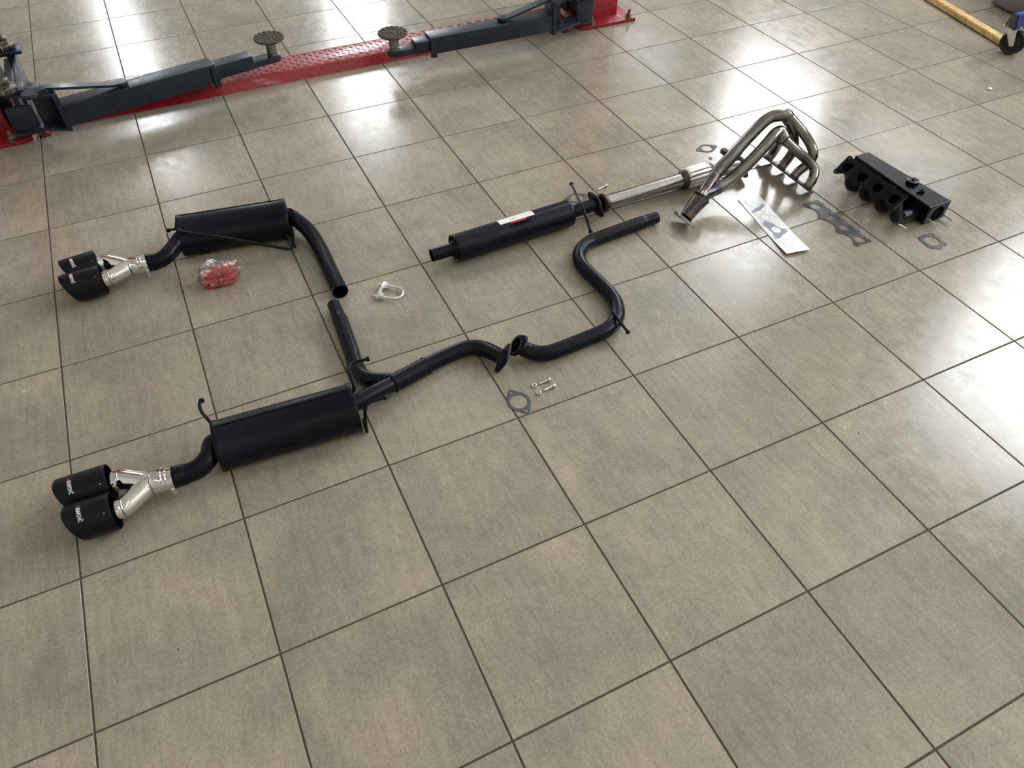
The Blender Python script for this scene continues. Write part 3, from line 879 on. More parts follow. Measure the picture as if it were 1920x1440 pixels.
# ---- steel front pipe with flexible joint
fp = [V(p) for p in pB['front_pipe']]
fr = thing('front_pipe', 'bare steel front pipe with a braided flexible joint', 'exhaust pipe', (2.55, 1.35, 0), 'exhaust sections laid out on the tiles')
for p in fp: p.z = .046
axf = (fp[2] - fp[1]).normalized()
link('straight_pipe', tube(bmesh.new(), [fp[0].lerp(fp[2], t / 16) for t in range(17)], .0312, 32, (True, False), .0018, .1), 'steel', fr)
flange('flange', fp[0], axf, Vector((0, 1, -.5)), .0295, .050, .0125, .042, .011, 'rusty', fr, 'weathered two bolt flange')
link('weld_ring', tube(bmesh.new(), [fp[0] + axf * .006, fp[0] + axf * .012, fp[0] + axf * .024], [.036, .0345, .0315], 28, cap=False), 'dark_weld', fr)
fx0, fx1 = fp[2], fp[3]
axx = (fx1 - fx0).normalized(); Lf = (fx1 - fx0).length
# braided joint: wavy sleeve with collars
bm = bmesh.new(); seg = 96
prof = [(.000, .036), (.006, .0445), (.016, .0475), (Lf * .5, .049), (Lf - .016, .0475), (Lf - .006, .0445), (Lf, .036)]
Mf = basis(fx0, axx, (0, 0, 1)); rs = []
for i, (z, r) in enumerate(prof):
    amp = 0 if i in (0, 6) else .0022
    rs.append([bm.verts.new(Mf @ Vector(((r + amp * math.cos(16 * 2 * math.pi * k / seg)) * math.cos(2 * math.pi * k / seg), (r + amp * math.cos(16 * 2 * math.pi * k / seg)) * math.sin(2 * math.pi * k / seg), z))) for k in range(seg)])
for a, b in zip(rs, rs[1:]):
    for k in range(seg): bm.faces.new((a[k], a[(k + 1) % seg], b[(k + 1) % seg], b[k]))
bm.faces.new(rs[0]); bm.faces.new(rs[-1])
link('flexible_joint', bm, 'braid', fr, smooth=60, label='bright ribbed flexible joint')
for c, s in ((fx0, 1), (fx1, -1)):
    link('joint_collar', tube(bmesh.new(), [c - axx * s * .022, c - axx * s * .012, c - axx * s * .006, c + axx * s * .010], [.0318, .0375, .0425, .0445], 32, cap=False), 'dark_weld', fr)
link('end_pipe', tube(bmesh.new(), smooth_path([fx1 - axx * .01, fx1 + axx * .02, fp[4], fp[5]], 6), .029, 28, (False, True), .0018, .05), 'steel', fr)
axe = (fp[5] - fp[4]).normalized()
flange('flange', fp[5], axe, Vector((0, 1, .35)), .0275, .052, .0125, .040, .011, 'dark_weld', fr)
# ------------------------------------------------------------------ exhaust manifold
mh = thing('exhaust_manifold', 'tubular steel exhaust manifold standing on its ported flange', 'manifold', (2.95, 1.2, 0))
uh = Vector((-.80, 0, .60)).normalized(); nh = Vector((.60, 0, .80)).normalized()   # plate leans; ports face down
# outline in (along -y, up the plate)
ports = [1.347, 1.257, 1.168, 1.079]
def head_loops():
    top, bot = [], []
    out = []
    ys = [1.40] + ports + [1.035]
    ctr = .040
    pts = []
    # lower edge with four pointed feet, upper edge with bolt ears
    pts.append((-1.405, .038))
    for y in ports:
        pts += [(-y - .040, .036), (-y - .022, .026), (-y - .009, .003), (-y, .0), (-y + .009, .003), (-y + .022, .026), (-y + .040, .036)]
    pts += [(-1.034, .044), (-1.034, .060), (-1.044, .072)]
    for y in reversed(ports):
        pts += [(-y + .026, .070), (-y + .020, .082), (-y + .008, .086), (-y - .002, .080), (-y - .022, .068)]
    pts += [(-1.398, .062), (-1.405, .050)]
    lp = [pts]
    for y in ports: lp.append([(-y + .019 * math.cos(a), .046 + .016 * math.sin(a)) for a in [2 * math.pi * k / 24 for k in range(24)]])
    for y in ports: lp.append(circle(-y, .009, .0038, 10)); lp.append(circle(-y + .013, .0775, .004, 10))
    return lp
Mh = Matrix(((0, uh.x, nh.x, 3.128), (-1, uh.y, nh.y, 0), (0, uh.z, nh.z, 0.0), (0, 0, 0, 1)))
Mh = Mh @ Matrix.Translation((0, 0, .005))
hf = link('head_flange', plate(head_loops(), .010, Mh, .0006), 'dark_weld', mh)
def port_point(y, t=0.0): return Mh @ Vector((-y, .046, .004 + t))
tips = {}
for key, y in (('prim1', ports[0]), ('prim2', ports[1]), ('prim3', ports[2]), ('prim4', ports[3])):
    pts = [port_point(y), port_point(y, .03)] + [V(p) for p in PATHS[key][2:]]
    P = smooth_path(pts, 8)
    link('primary_tube', tube(bmesh.new(), P, .0212, 28), 'header_steel', mh)
    link('weld_bead', tube(bmesh.new(), [port_point(y, .002), port_point(y, .005), port_point(y, .009)], [.0235, .0238, .0215], 24, cap=False), 'dark_weld', mh)
for key in ('secA', 'secB'):
    P = smooth_path([V(p) for p in PATHS[key]], 8)
    sec = link('secondary_tube', tube(bmesh.new(), P, [.0258] * len(P), 32), 'header_steel', mh)
    p0 = P[0]; d = (P[0] - P[6]).normalized()
    dn = Vector((.30, -.05, -.55)) if key == 'secA' else Vector((.45, -.35, -.5))
    # domed pair merge where two primaries join
    link('merge_dome', lathe(bmesh.new(), [(0, -.026), (.016, -.022), (.0262, -.008), (.0275, .006), (.0255, .03), (.0225, .045)], basis(p0, dn, (0, 1, 0)), 28), 'header_steel', sec)
    b0 = p0 + dn.normalized() * .018
    link('weld_bead', tube(bmesh.new(), [b0 - dn.normalized() * .003, b0, b0 + dn.normalized() * .003], [.0262, .029, .0262], 24, cap=False), 'dark_weld', sec)
# heat shield sleeve and lug on the upper tube
PA = smooth_path([V(p) for p in PATHS['secA']], 8)
sl = PA[37:50]
link('clamp_sleeve', tube(bmesh.new(), sl, .0278, 24), 'header_steel', mh)
q = sl[3]
bm = bmesh.new(); box(bm, (-.012, -.004, -.01), (.014, .028, .01), .002, Matrix.Translation(q + Vector((-.004, .028, .006))))
link('sleeve_lug', bm, 'rusty', mh)
c0, c1 = [V(p) for p in PATHS['collector']]
axc = (c1 - c0).normalized()
tA, tB = V(PATHS['secA'][-1]), V(PATHS['secB'][-1])
# two-into-one collector: lofted from a wide oval to a round outlet
bm = bmesh.new(); seg = 36
mid_j = (tA + tB) / 2
stations = [(c0 + axc * .006, .0285, .0285), (c0.lerp(c1, .35), .0290, .0300), (c0.lerp(c1, .7), .0300, .0345), (c1, .0310, .0395), (c1 + axc * .012, .0300, .0410)]
sidec = Vector((0, 1, 0)); sidec = (sidec - axc * sidec.dot(axc)).normalized(); upc = axc.cross(sidec)
rs = []
for c, ru, rsd in stations:
    rs.append([bm.verts.new(c + upc * ru * math.cos(2 * math.pi * k / seg) + sidec * rsd * math.sin(2 * math.pi * k / seg)) for k in range(seg)])
for a, b in zip(rs, rs[1:]):
    for k in range(seg): bm.faces.new((a[k], a[(k + 1) % seg], b[(k + 1) % seg], b[k]))
bm.faces.new(rs[-1])
col = link('collector', bm, 'blued_steel', mh, label='heat tinted two into one collector')
link('weld_bead', tube(bmesh.new(), [c1 + axc * .008, c1 + axc * .012, c1 + axc * .016], [.037, .040, .036], 28, cap=False), 'dark_weld', col)
for key, c in (('secA', tA), ('secB', tB)):
    P = smooth_path([V(p) for p in PATHS[key]], 8)
    tail = c1 + axc * .004 + (c - mid_j) * .55
    link('collector_leg', tube(bmesh.new(), smooth_path([tail, c, P[-8], P[-14]], 5), .0268, 28), 'blued_steel', col)
nf = Vector((-.75, -.06, -.65)).normalized()
flange('outlet_flange', c0 + nf * .004, nf, (0, 1, 0), .0265, .053, .0130, .036, .012, 'steel', mh)

# ------------------------------------------------------------------ intake manifold
mi = thing('intake_manifold', 'black four runner intake manifold with a boxy plenum', 'manifold', (3.36, 0.88, 0))
ZT, ZB = .092, .008
# plenum: tapered box, near (small y) end wide
def quad_box(bm, lower, upper, bev=.004):
    a = [bm.verts.new(p) for p in lower]; b = [bm.verts.new(p) for p in upper]
    fs = [bm.faces.new(a[::-1]), bm.faces.new(b)]
    for k in range(4): fs.append(bm.faces.new((a[k], a[(k + 1) % 4], b[(k + 1) % 4], b[k])))
    bmesh.ops.bevel(bm, geom=list({e for f in fs for e in f.edges}), offset=bev, segments=2, affect='EDGES')
    return bm
xn0, xn1, xf0, xf1, yn, yf = 3.390, 3.512, 3.400, 3.482, .672, 1.128
bm = quad_box(bmesh.new(), [(xn0, yn + .010, ZB), (xn1, yn + .010, ZB), (xf1, yf, ZB + .01), (xf0, yf, ZB + .01)], [(xn0, yn + .010, ZT), (xn1, yn + .010, ZT), (xf1, yf, ZT), (xf0, yf, ZT)])
pl = link('plenum', bm, 'black', mi)
hw, hh = (xn1 - xn0) / 2, (ZT - ZB) / 2
cpl = V((xn0 + xn1) / 2, yn + .005, (ZT + ZB) / 2)
out = [(-hw, -hh), (hw, -hh), (hw, hh), (-hw, hh)]
link('throttle_plate', plate([out, circle(.004, -.004, .0335, 36)], .012, basis(cpl, (0, -1, 0), (1, 0, 0)), .001), 'black', mi)
link('throttle_bore', tube(bmesh.new(), [cpl + V(.004, .0005 + .004 * k, -.004) for k in range(4)], [.0345] * 4, 30), 'black_inside', mi)
bm = bmesh.new()
tube(bm, [V(xn0 + .0, yn + .012, ZT - .001), V(xf0, yf - .004, ZT - .001)], .0022, 8)
tube(bm, [V(xn0 + .004, yn + .012, ZT), V(xn1 - .004, yn + .012, ZT)], .0020, 8)
link('weld_seam', bm, 'black', pl)
for sx, sz in ((xn0 + .008, ZB + .030), (xn1 + .002, ZB + .010)):
    link('stud', tube(bmesh.new(), [V(sx, yn + .004, sz), V(sx, yn - .046, sz)], .0036, 12), 'zinc', mi)
# port flange facing up and towards -x
wv = Vector((.74, 0, .67)).normalized(); nv = Vector((-.67, 0, .74)).normalized()
cf = Vector((3.205, .86, .152))
Mi = Matrix(((0, wv.x, nv.x, cf.x), (-1, wv.y, nv.y, cf.y), (0, wv.z, nv.z, cf.z), (0, 0, 0, 1)))
iy = [.132, .044, -.046, -.137]          # port centres along local x (towards -y) are -iy
def intake_outline(scale=1.0):
    """upper edge with small ears, lower edge scalloped between the bolt ears; local x runs towards -y"""
    pts = []
    H = .043
    # upper edge, from far end to near end (local x from -.17 to .17)
    pts += [(-.172, .034), (-.170, .043), (-.160, .048), (-.150, .044)]
    for x in (-.086, .002, .092):
        pts += [(x - .012, .040), (x - .006, .046), (x + .006, .046), (x + .012, .040)]
    pts += [(.150, .040), (.158, .044), (.168, .042), (.171, .032)]
    # lower edge back: scallops
    pts += [(.166, -.020), (.172, -.034), (.166, -.044), (.154, -.044)]
    def scallop(x0, x1):
        return [(x0 + (x1 - x0) * t, -.044 + .022 * math.sin(math.pi * t) ** .7) for t in (.08, .2, .35, .5, .65, .8, .92)]
    pts += scallop(.150, .064)
    pts += [(.062, -.046), (.054, -.050), (.046, -.046)]
    pts += scallop(.044, -.044)
    pts += [(-.046, -.046), (-.054, -.050), (-.062, -.046)]
    pts += scallop(-.064, -.150)
    pts += [(-.156, -.046), (-.166, -.048), (-.173, -.040), (-.170, -.028)]
    return [(x * scale, y * scale) for x, y in pts][::-1]
def port_loop(cx, cy):
    """round port with an injector notch towards the upper edge"""
    pts = []
    for k in range(28):
        a = 2 * math.pi * k / 28
        r = .0185 + .0075 * max(0, math.cos(a - math.radians(52))) ** 8 + .004 * max(0, math.cos(a - math.radians(128))) ** 8
        pts.append((cx + r * 1.08 * math.cos(a), cy + r * math.sin(a)))
    return pts
intake_holes = [(-.161, .037), (-.086, .040), (.002, .040), (.092, .040), (.160, .034), (.160, -.036), (.054, -.043), (-.054, -.043), (-.163, -.039)]
loops = [intake_outline()] + [port_loop(-y, .0) for y in iy] + [circle(x, y, .0045, 12) for x, y in intake_holes]
link('port_flange', plate(loops, .010, Mi, .0007), 'black', mi)
for y in iy:
    c = Mi @ Vector((-y, 0, -.004))
    yy = c.y
    pts = [c, c - nv * .045, V(3.268, yy, .052), V(3.300, yy, .036), V(3.335, yy, .034), V(3.40, yy, .036)]
    P = smooth_path(pts, 7)
    link('runner', tube(bmesh.new(), P, [.0255] * 8 + [.0245] * (len(P) - 8), 28, (True, False), .0025, .05), 'black', mi)
    link('injector_boss', lathe(bmesh.new(), [(0, .008), (.006, .007), (.009, .003), (.010, -.01)], basis(V(3.300, yy - .008, .058), (.3, -.2, 1)), 18), 'black', mi)
link('bracket_pin', tube(bmesh.new(), [V(3.262, .694, .035), V(3.284, .668, .022)], .0026, 10), 'zinc', mi)
# fittings on top of the plenum
cv = V(3.462, .845, ZT + .007)
link('valve_seat', plate([circle(0, 0, .027, 8, math.pi / 8), circle(0, 0, .0075, 18), circle(.016, .006, .0022, 8), circle(-.016, -.004, .0022, 8)], .016, basis(cv, (0, 0, 1)), .0012), 'black', mi)
cs2 = V(3.447, .775, ZT)
link('sensor_port', lathe(bmesh.new(), [(.013, 0), (.013, .010), (.010, .013), (.006, .013), (.006, .004), (0, .004)], basis(cs2, (0, 0, 1)), 22), 'black', mi)
bm = bmesh.new(); box(bm, cs2 + V(-.022, -.005, 0), cs2 + V(-.012, .006, .008), .0015); box(bm, cs2 + V(.012, -.005, 0), cs2 + V(.020, .006, .007), .0015)
link('sensor_lug', bm, 'black', mi)

# ------------------------------------------------------------------ gaskets
def flat_thing(name, label, cat, loops, thick, M, m, loc, group='loose gaskets on the tiles'):
    o = link(name, plate(loops, thick, M, min(.0003, thick * .2)), m, loc=loc)
    return props(o, label, cat, group)
def bolt_gasket(key, label, hole, body, ear, m='gasket_grey', z=.0012):
    c, h1, h2 = [V(p) for p in PATHS[key]]
    d = h2 - h1; L = d.length
    c = V((h1.x + h2.x) / 2, (h1.y + h2.y) / 2, z)
    flat_thing('flange_gasket', label, 'gasket', two_bolt(hole, L / 2, ear, body, .0058), .0018, basis(c, (0, 0, 1), d), m, (c.x, c.y, 0))
bolt_gasket('gasketA', 'grey two bolt gasket lying near the loose bolts and nuts', .0305, .041, .0135)
bolt_gasket('gasketB', 'grey two bolt gasket behind the flexible joint', .0265, .036, .0115)
bolt_gasket('gasketC', 'grey two bolt gasket half hidden behind the middle silencer flange', .0290, .040, .0130)

ig = [V(p) for p in PATHS['int_gasket']]
Mg = Matrix(((0, 1, 0, 3.073), (-1, 0, 0, .848), (0, 0, 1, .0012), (0, 0, 0, 1)))
lp = [intake_outline()] + [port_loop(-y, 0) for y in iy] + [circle(x, y, .0042, 12) for x, y in intake_holes]
flat_thing('intake_gasket', 'long grey gasket with four ports between the white card and the intake manifold', 'gasket', lp, .0018, Mg, 'gasket_grey', (3.073, .848, 0))

# throttle gasket: square with a tab
out = [(-.040, .042), (-.030, .046), (.036, .044), (.044, .036), (.045, .012), (.039, .002), (.046, -.028), (.044, -.040), (.036, -.046), (.010, -.045), (.004, -.056), (-.006, -.060), (-.015, -.055), (-.016, -.045), (-.038, -.043), (-.045, -.036), (-.046, -.010), (-.044, .030)]
Mt = basis((3.346, .572, .0012), (0, 0, 1), (1, -.08, 0))
flat_thing('throttle_gasket', 'small square grey gasket with a large round hole and a tab', 'gasket', [out[::-1], circle(0, 0, .0305, 32), circle(-.036, .036, .003, 10), circle(.036, .034, .003, 10), circle(.035, -.037, .003, 10), circle(-.037, -.034, .003, 10)], .0018, Mt, 'gasket_grey', (3.346, .572, 0))

# exhaust gasket on its white backing card
cA, cB, cC, cD = [V(p) for p in PATHS['hdr_gasket']]
cc = (cA + cB + cC + cD) / 4
ux = ((cD - cA) + (cC - cB)).normalized()     # long way, towards the camera
Wc, Lc = .1075, .418
card = thing('gasket_card', 'white card with a perforated exhaust gasket sealed on it', 'gasket', (cc.x, cc.y, 0), 'loose gaskets on the tiles')
Mk = basis((cc.x, cc.y, 0), (0, 0, 1), ux)
def card_z(x): return .0010 + .010 * max(0, (x / (Lc / 2))) ** 2 + .0015 * max(0, -x / (Lc / 2)) ** 2
bm = bmesh.new(); nx = 16
top, bot = [], []
for i in range(nx + 1):
    x = -Lc / 2 + Lc * i / nx
    top.append([bm.verts.new(Mk @ Vector((x, s * Wc / 2, card_z(x) + .0012))) for s in (-1, 1)])
    bot.append([bm.verts.new(Mk @ Vector((x, s * Wc / 2, card_z(x)))) for s in (-1, 1)])
for i in range(nx):
    bm.faces.new((top[i][0], top[i + 1][0], top[i + 1][1], top[i][1])); bm.faces.new((bot[i][0], bot[i][1], bot[i + 1][1], bot[i + 1][0]))
    for s in (0, 1): bm.faces.new((top[i][s], top[i + 1][s], bot[i + 1][s], bot[i][s]))
for i in (0, nx): bm.faces.new((top[i][0], top[i][1], bot[i][1], bot[i][0]))
link('backing_card', bm, 'card_white', card)
def on_card(x, y, dz=.0016): return Mk @ Vector((x, y, card_z(x) + .0012 + dz - .0012))
def card_line(pts, r=.0007, closed=False):
    P = [on_card(x, y, .0014) for x, y in pts]
    if closed: P.append(P[0])
    return tube(bmesh.new(), P, r, 5)
gx = [-.150, -.055, .040, .135]
side_sign = 1 if (Mk @ Vector((0, 1, 0)) - Mk @ Vector((0, 0, 0))).x < 0 else -1   # +y local towards -x
def sy(y): return y * side_sign
edge = [(-.185, .020), (-.188, .034), (-.178, .040), (-.165, .030)]
for a, b in zip(gx, gx[1:] + [None]):
    m_ = a + .0475
    if b is not None: edge += [(a + .015, .028), (m_ - .014, .036), (m_ - .007, .044), (m_ + .006, .044), (m_ + .013, .036)]
edge += [(.150, .030), (.168, .038), (.180, .040), (.186, .028), (.178, .016), (.170, .010), (.172, -.004)]
link('gasket_edge', card_line([(x, sy(y)) for x, y in edge]), 'print_line', card)
for i, x in enumerate(gx):
    c_ = [(x + .0235 * math.cos(a), sy(.004 + .0195 * math.sin(a))) for a in [2 * math.pi * k / 26 for k in range(26)]]
    link('port_ring', card_line(c_, .0007 if i in (1, 2) else .0005, True), 'print_line', card)
def flat_patch(poly, holes, m, name):
    b = plate([[(x, sy(y)) for x, y in poly]] + [[(x, sy(y)) for x, y in h] for h in holes], .0006, Matrix.Identity(4))
    for v in b.verts: v.co = on_card(v.co.x, v.co.y, .0014 + v.co.z)
    link(name, b, m, card)
ringh = lambda x, r=.0225: [(x + r * math.cos(a), .004 + r * .84 * math.sin(a)) for a in [2 * math.pi * k / 24 for k in range(24)]]
flat_patch([(-.033, .020), (-.020, .036), (-.006, .043), (.004, .036), (.020, .030), (.060, .030), (.080, .036), (.088, .043), (.098, .038), (.100, .020), (.080, -.004), (.074, -.020), (.064, -.036), (.054, -.044), (.044, -.040), (.040, -.024), (.016, -.012), (-.010, -.006)], [[(x, y) for x, y in ringh(.040, .0232)], circle(.053, -.037, .004, 10), circle(-.007, .037, .0035, 10), circle(.090, .037, .0035, 10)], 'print_grey', 'gasket_face')
flat_patch([(-.128, .012), (-.118, .030), (-.108, .042), (-.098, .038), (-.104, .018), (-.112, -.006), (-.128, -.030), (-.140, -.044), (-.150, -.040), (-.146, -.026), (-.132, -.008)], [circle(-.143, -.037, .0035, 10)], 'print_grey', 'gasket_face')
flat_patch([(-.170, .006), (-.160, .018), (-.146, .020), (-.132, .010), (-.130, -.004), (-.142, -.014), (-.160, -.012), (-.170, -.002)], [], 'print_pale', 'gasket_window')
flat_patch([(-.106, -.012), (-.098, -.020), (-.080, -.012), (-.088, -.004)], [], 'print_pale', 'gasket_window')
link('gasket_edge', card_line([(x, sy(y)) for x, y in [(-.070, -.020), (-.060, -.034), (-.050, -.042), (-.044, -.034)]]), 'print_line', card)
link('gasket_edge', card_line([(x, sy(y)) for x, y in [(.118, -.030), (.130, -.042), (.140, -.036)]]), 'print_line', card)
# ------------------------------------------------------------------ nuts, bolts, clamp, packet
def hex_bolt(label, tail, head, r=.0042, head_h=.0075, group='loose bolts on the tiles'):
    tail, head = V(tail), V(head)
    d = (head - tail); d.z = 0; d.normalize()
    z = .0075
    b = thing('hex_bolt', label, 'bolt', ((tail.x + head.x) / 2, (tail.y + head.y) / 2, 0), group)
    a = V(tail.x, tail.y, r + .0003); e = V(head.x, head.y, z)
    ax_ = (e - a).normalized()
    n = 26; L = (e - a).length
    P = [a + ax_ * (L * k / n) for k in range(n + 1)]
    link('shank', tube(bmesh.new(), P, [r * .8] + [r if k % 2 else r * .9 for k in range(1, 19)] + [r] * (n - 18), 12), 'zinc', b)
    link('head', plate([hexagon(.0078)], head_h, basis(e + ax_ * head_h / 2, ax_, (0, 0, 1)), .0006), 'zinc', b)
    link('washer_face', plate([circle(0, 0, .0088, 20)], .0016, basis(e - ax_ * .0004, ax_, (0, 0, 1)), .0003), 'zinc', b)
bo = PATHS['bolts']
hex_bolt('plated bolt farther from the two bolt gasket, the upper of the pair', bo[0], bo[1])
hex_bolt('plated bolt of the loose pair lying nearer the camera', bo[2], bo[3])
b2 = PATHS['bolt2']
hex_bolt('lone plated bolt behind the flanges of the middle silencer', b2[0], b2[1], head_h=.004)

def hex_nut(label, p, rot=0.0, tilt=0.0):
    p = V(p)
    M = Matrix.Translation(V(p.x, p.y, .0042)) @ Matrix.Rotation(tilt, 4, 'X') @ Matrix.Rotation(rot, 4, 'Z')
    o = link('hex_nut', plate([hexagon(.0092), circle(0, 0, .0044, 16)], .0080, M, .0008), 'zinc', loc=(p.x, p.y, 0))
    props(o, label, 'nut', 'loose nuts on the tiles')
nu = PATHS['nuts']
hex_nut('plated hex nut beside the upper of the two loose bolts', nu[0], .3)
hex_nut('plated hex nut nearest to the big two bolt gasket and lower bolt', nu[1], .1)
hex_nut('plated hex nut by the small gasket behind the flexible joint', nu[2], .2)

# U-bolt pipe clamp
q0, q1, qe = [V(p) for p in PATHS['clamp']]
cl = thing('pipe_clamp', 'plated U-bolt pipe clamp lying open on the tiles', 'clamp', ((q0.x + qe.x) / 2, (q0.y + qe.y) / 2, 0))
mid_q = (q0 + q1) / 2; dq = (qe - mid_q); dq.z = 0; dq.normalize()
sq = Vector((-dq.y, dq.x, 0))
ru, rr = .0335, .0046
base = mid_q
Lc2 = (qe - mid_q).length - ru
U_pts = [base - dq * .022 + sq * ru, base + sq * ru, base + dq * Lc2 + sq * ru]
for k in range(1, 16):
    a = math.pi * k / 16
    U_pts.append(base + dq * (Lc2 + ru * math.sin(a)) + sq * ru * math.cos(a))
U_pts += [base + dq * Lc2 - sq * ru, base - sq * ru, base - dq * .022 - sq * ru]
zs = lambda p: V(p.x, p.y, .0120)
link('u_bolt', tube(bmesh.new(), [zs(p) for p in U_pts], rr, 14), 'zinc', cl)
# saddle: pressed channel across both legs, standing on its edge
prof = [(-.046, -.015), (.046, -.015), (.046, .015), (-.046, .015)]
link('saddle_back', plate([hull2d(circle(-.040, 0, .0095, 14) + circle(.040, 0, .0095, 14))], .003, basis(V(base.x, base.y, .0120) - dq * .004, dq, sq), .0006), 'zinc', cl)
for s in (-1, 1):
    pf = [(-.044, 0), (.044, 0), (.046, .010), (.040, .024), (.028, .026), (.018, .014), (0, .008), (-.018, .014), (-.028, .026), (-.040, .024), (-.046, .010)]
    M = Matrix(((sq.x, dq.x, 0, base.x - dq.x * .004), (sq.y, dq.y, 0, base.y - dq.y * .004), (0, 0, 1, .0120 + s * .0085), (0, 0, 0, 1)))
    link('saddle_cheek', plate([pf], .0026, M, .0005), 'zinc', cl)
for s in (-1, 1):
    pn = V(base.x, base.y, .0120) + sq * ru * s - dq * .012
    link('clamp_nut', plate([hexagon(.0078), circle(0, 0, .0038, 12)], .008, basis(pn, -dq, (0, 0, 1)), .0006), 'zinc', cl)

# red rubber hangers shrink-wrapped in clear film
bc, bl, br_ = [V(p) for p in PATHS['bush']]
pk = thing('rubber_packet', 'red rubber exhaust hangers wrapped in crumpled clear film', 'packet', (bc.x, bc.y, 0))
db = (br_ - bl); db.z = 0; db.normalize(); nb_ = Vector((-db.y, db.x, 0))
def hanger_block():
    o = hull2d(circle(-.020, 0, .014, 14) + circle(.020, 0, .014, 14) + [(-.02, .017), (.02, .017), (-.02, -.017), (.02, -.017)])
    return [o, circle(-.018, 0, .0062, 14), circle(.018, 0, .0062, 14)]
k = 0
for row, (oy, oz) in enumerate(((-.019, .019), (.019, .019), (-.004, .050))):
    for col_ in range(2):
        c = V(bc.x, bc.y, 0) + db * (-.026 + .054 * col_ + (.004 if row == 2 else 0)) + nb_ * oy + Vector((0, 0, oz))
        M = basis(c, nb_ + Vector((0, 0, .15 * (row - 1))), db)
        link('rubber_hanger', plate(hanger_block(), .030, M, .002), 'red_rubber', pk)
        k += 1
bm = bmesh.new()
bmesh.ops.create_icosphere(bm, subdivisions=5, radius=1.0)
random.seed(11)
for v in bm.verts:
    p = v.co.copy()
    e = 3.4
    s = (abs(p.x) ** e + abs(p.y) ** e + abs(p.z) ** e) ** (-1 / e)
    p = p * s
    w = V(p.x * .070, p.y * .043, p.z * .037)
    nz = noise.noise(p * 2.3 + V(3, 1, 7)) * .010 + noise.noise(p * 5.5) * .008 + abs(noise.noise(p * 11)) * .006
    if p.x > .8: w.x += .012 * max(0, noise.noise(p * 4 + V(9, 0, 0)) + .4)
    if p.x < -.8: w.x -= .010 * max(0, noise.noise(p * 4 + V(5, 0, 0)) + .3)
    if p.z > .75 and p.y > .2 and -.6 < p.x < .0: w.z += .022 * max(0, noise.noise(p * 3.3 + V(2, 2, 0)) + .25); w.y += .01
    w += v.co.normalized() * nz
    w.z = max(w.z, -.0365)
    v.co = V(bc.x, bc.y, .0375) + db * w.x + nb_ * w.y + Vector((0, 0, w.z))
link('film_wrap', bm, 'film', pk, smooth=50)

# scraps on the floor
pe = V(PATHS['pebble'][0])
bm = bmesh.new(); bmesh.ops.create_icosphere(bm, subdivisions=2, radius=1.0)
for v in bm.verts:
    s = 1 + .35 * noise.noise(v.co * 1.7)
    v.co = V(pe.x + v.co.x * .014 * s, pe.y + v.co.y * .010 * s, .006 + v.co.z * .006 * s)
props(link('paper_scrap', bm, 'paper', loc=(pe.x, pe.y, 0)), 'tiny white paper scrap alone on the far tiles', 'scrap')
# ------------------------------------------------------------------ two-post car lift
cov = thing('crossover_cover', 'long red tread plate cover on the floor between the lift posts', 'floor cover', (1.5, 3.28, 0))
bm = bmesh.new()
X0, X1 = .035, 2.985
prof = [(3.158, 0), (3.163, .004), (3.186, .048), (3.192, .050), (3.372, .050), (3.378, .048), (3.401, .004), (3.406, 0)]
sec = [[bm.verts.new((x, y, z)) for y, z in prof] for x in (X0, X1)]
for k in range(len(prof) - 1): bm.faces.new((sec[0][k], sec[0][k + 1], sec[1][k + 1], sec[1][k]))
bm.faces.new(sec[0]); bm.faces.new(sec[1][::-1]); bm.faces.new([sec[0][0], sec[1][0], sec[1][-1], sec[0][-1]])
link('tread_plate', bm, 'lift_red', cov)
bm = bmesh.new()
def lug(c, a, b, ang, h, M):
    ca, sa = math.cos(ang), math.sin(ang)
    base_, apex = [], []
    for k in range(8):
        t = 2 * math.pi * k / 8
        x, y = a * math.cos(t), b * math.sin(t)
        base_.append(bm.verts.new(M(c[0] + x * ca - y * sa, c[1] + x * sa + y * ca, 0)))
    top = [bm.verts.new(M(c[0] + s * a * .45 * ca, c[1] + s * a * .45 * sa, h)) for s in (-1, 1)]
    for k in range(8):
        k2 = (k + 1) % 8
        ta = top[1] if k in (0, 1, 6, 7) else top[0]
        tb = top[1] if k2 in (0, 1, 6, 7) else top[0]
        if ta is tb: bm.faces.new((base_[k], base_[k2], ta))
        else: bm.faces.new((base_[k], base_[k2], tb, ta))
st_ = .030
for i in range(int((X1 - X0) / st_) - 1):
    for j in range(6):
        lug((X0 + .02 + i * st_, 3.204 + j * .0305), .0150, .0044, math.radians(45 if (i + j) % 2 else -45), .0030, lambda x, y, z: (x, y, .0499 + z))
props(link('tread_pattern', bm, 'lift_red', cov), kind='stuff')
for x, y in ((.028, 3.118), (2.955, 3.118)):
    bm = plate([hull2d(circle(0, 0, .028, 16) + circle(0, .05, .032, 16))], .008, Matrix.Translation((x, y, .004)), .001)
    tb_ = link('anchor_tab', bm, 'lift_red', cov)
    link('anchor_bolt', plate([hexagon(.011)], .012, Matrix.Translation((x, y, .014)), .001), 'bare_steel', tb_)

def anchor(parent, x, y, z, tall=.03):
    b_ = link('anchor_bolt', plate([hexagon(.017)], .020, Matrix.Translation((x, y, z + .014)), .0015), 'bare_steel', parent)
    link('washer', plate([circle(0, 0, .024, 22)], .004, Matrix.Translation((x, y, z + .002)), .0004), 'bare_steel', b_)
    link('bolt_end', tube(bmesh.new(), [V(x, y, z + .02), V(x, y, z + .02 + tall)], .009, 14), 'bare_steel', b_)

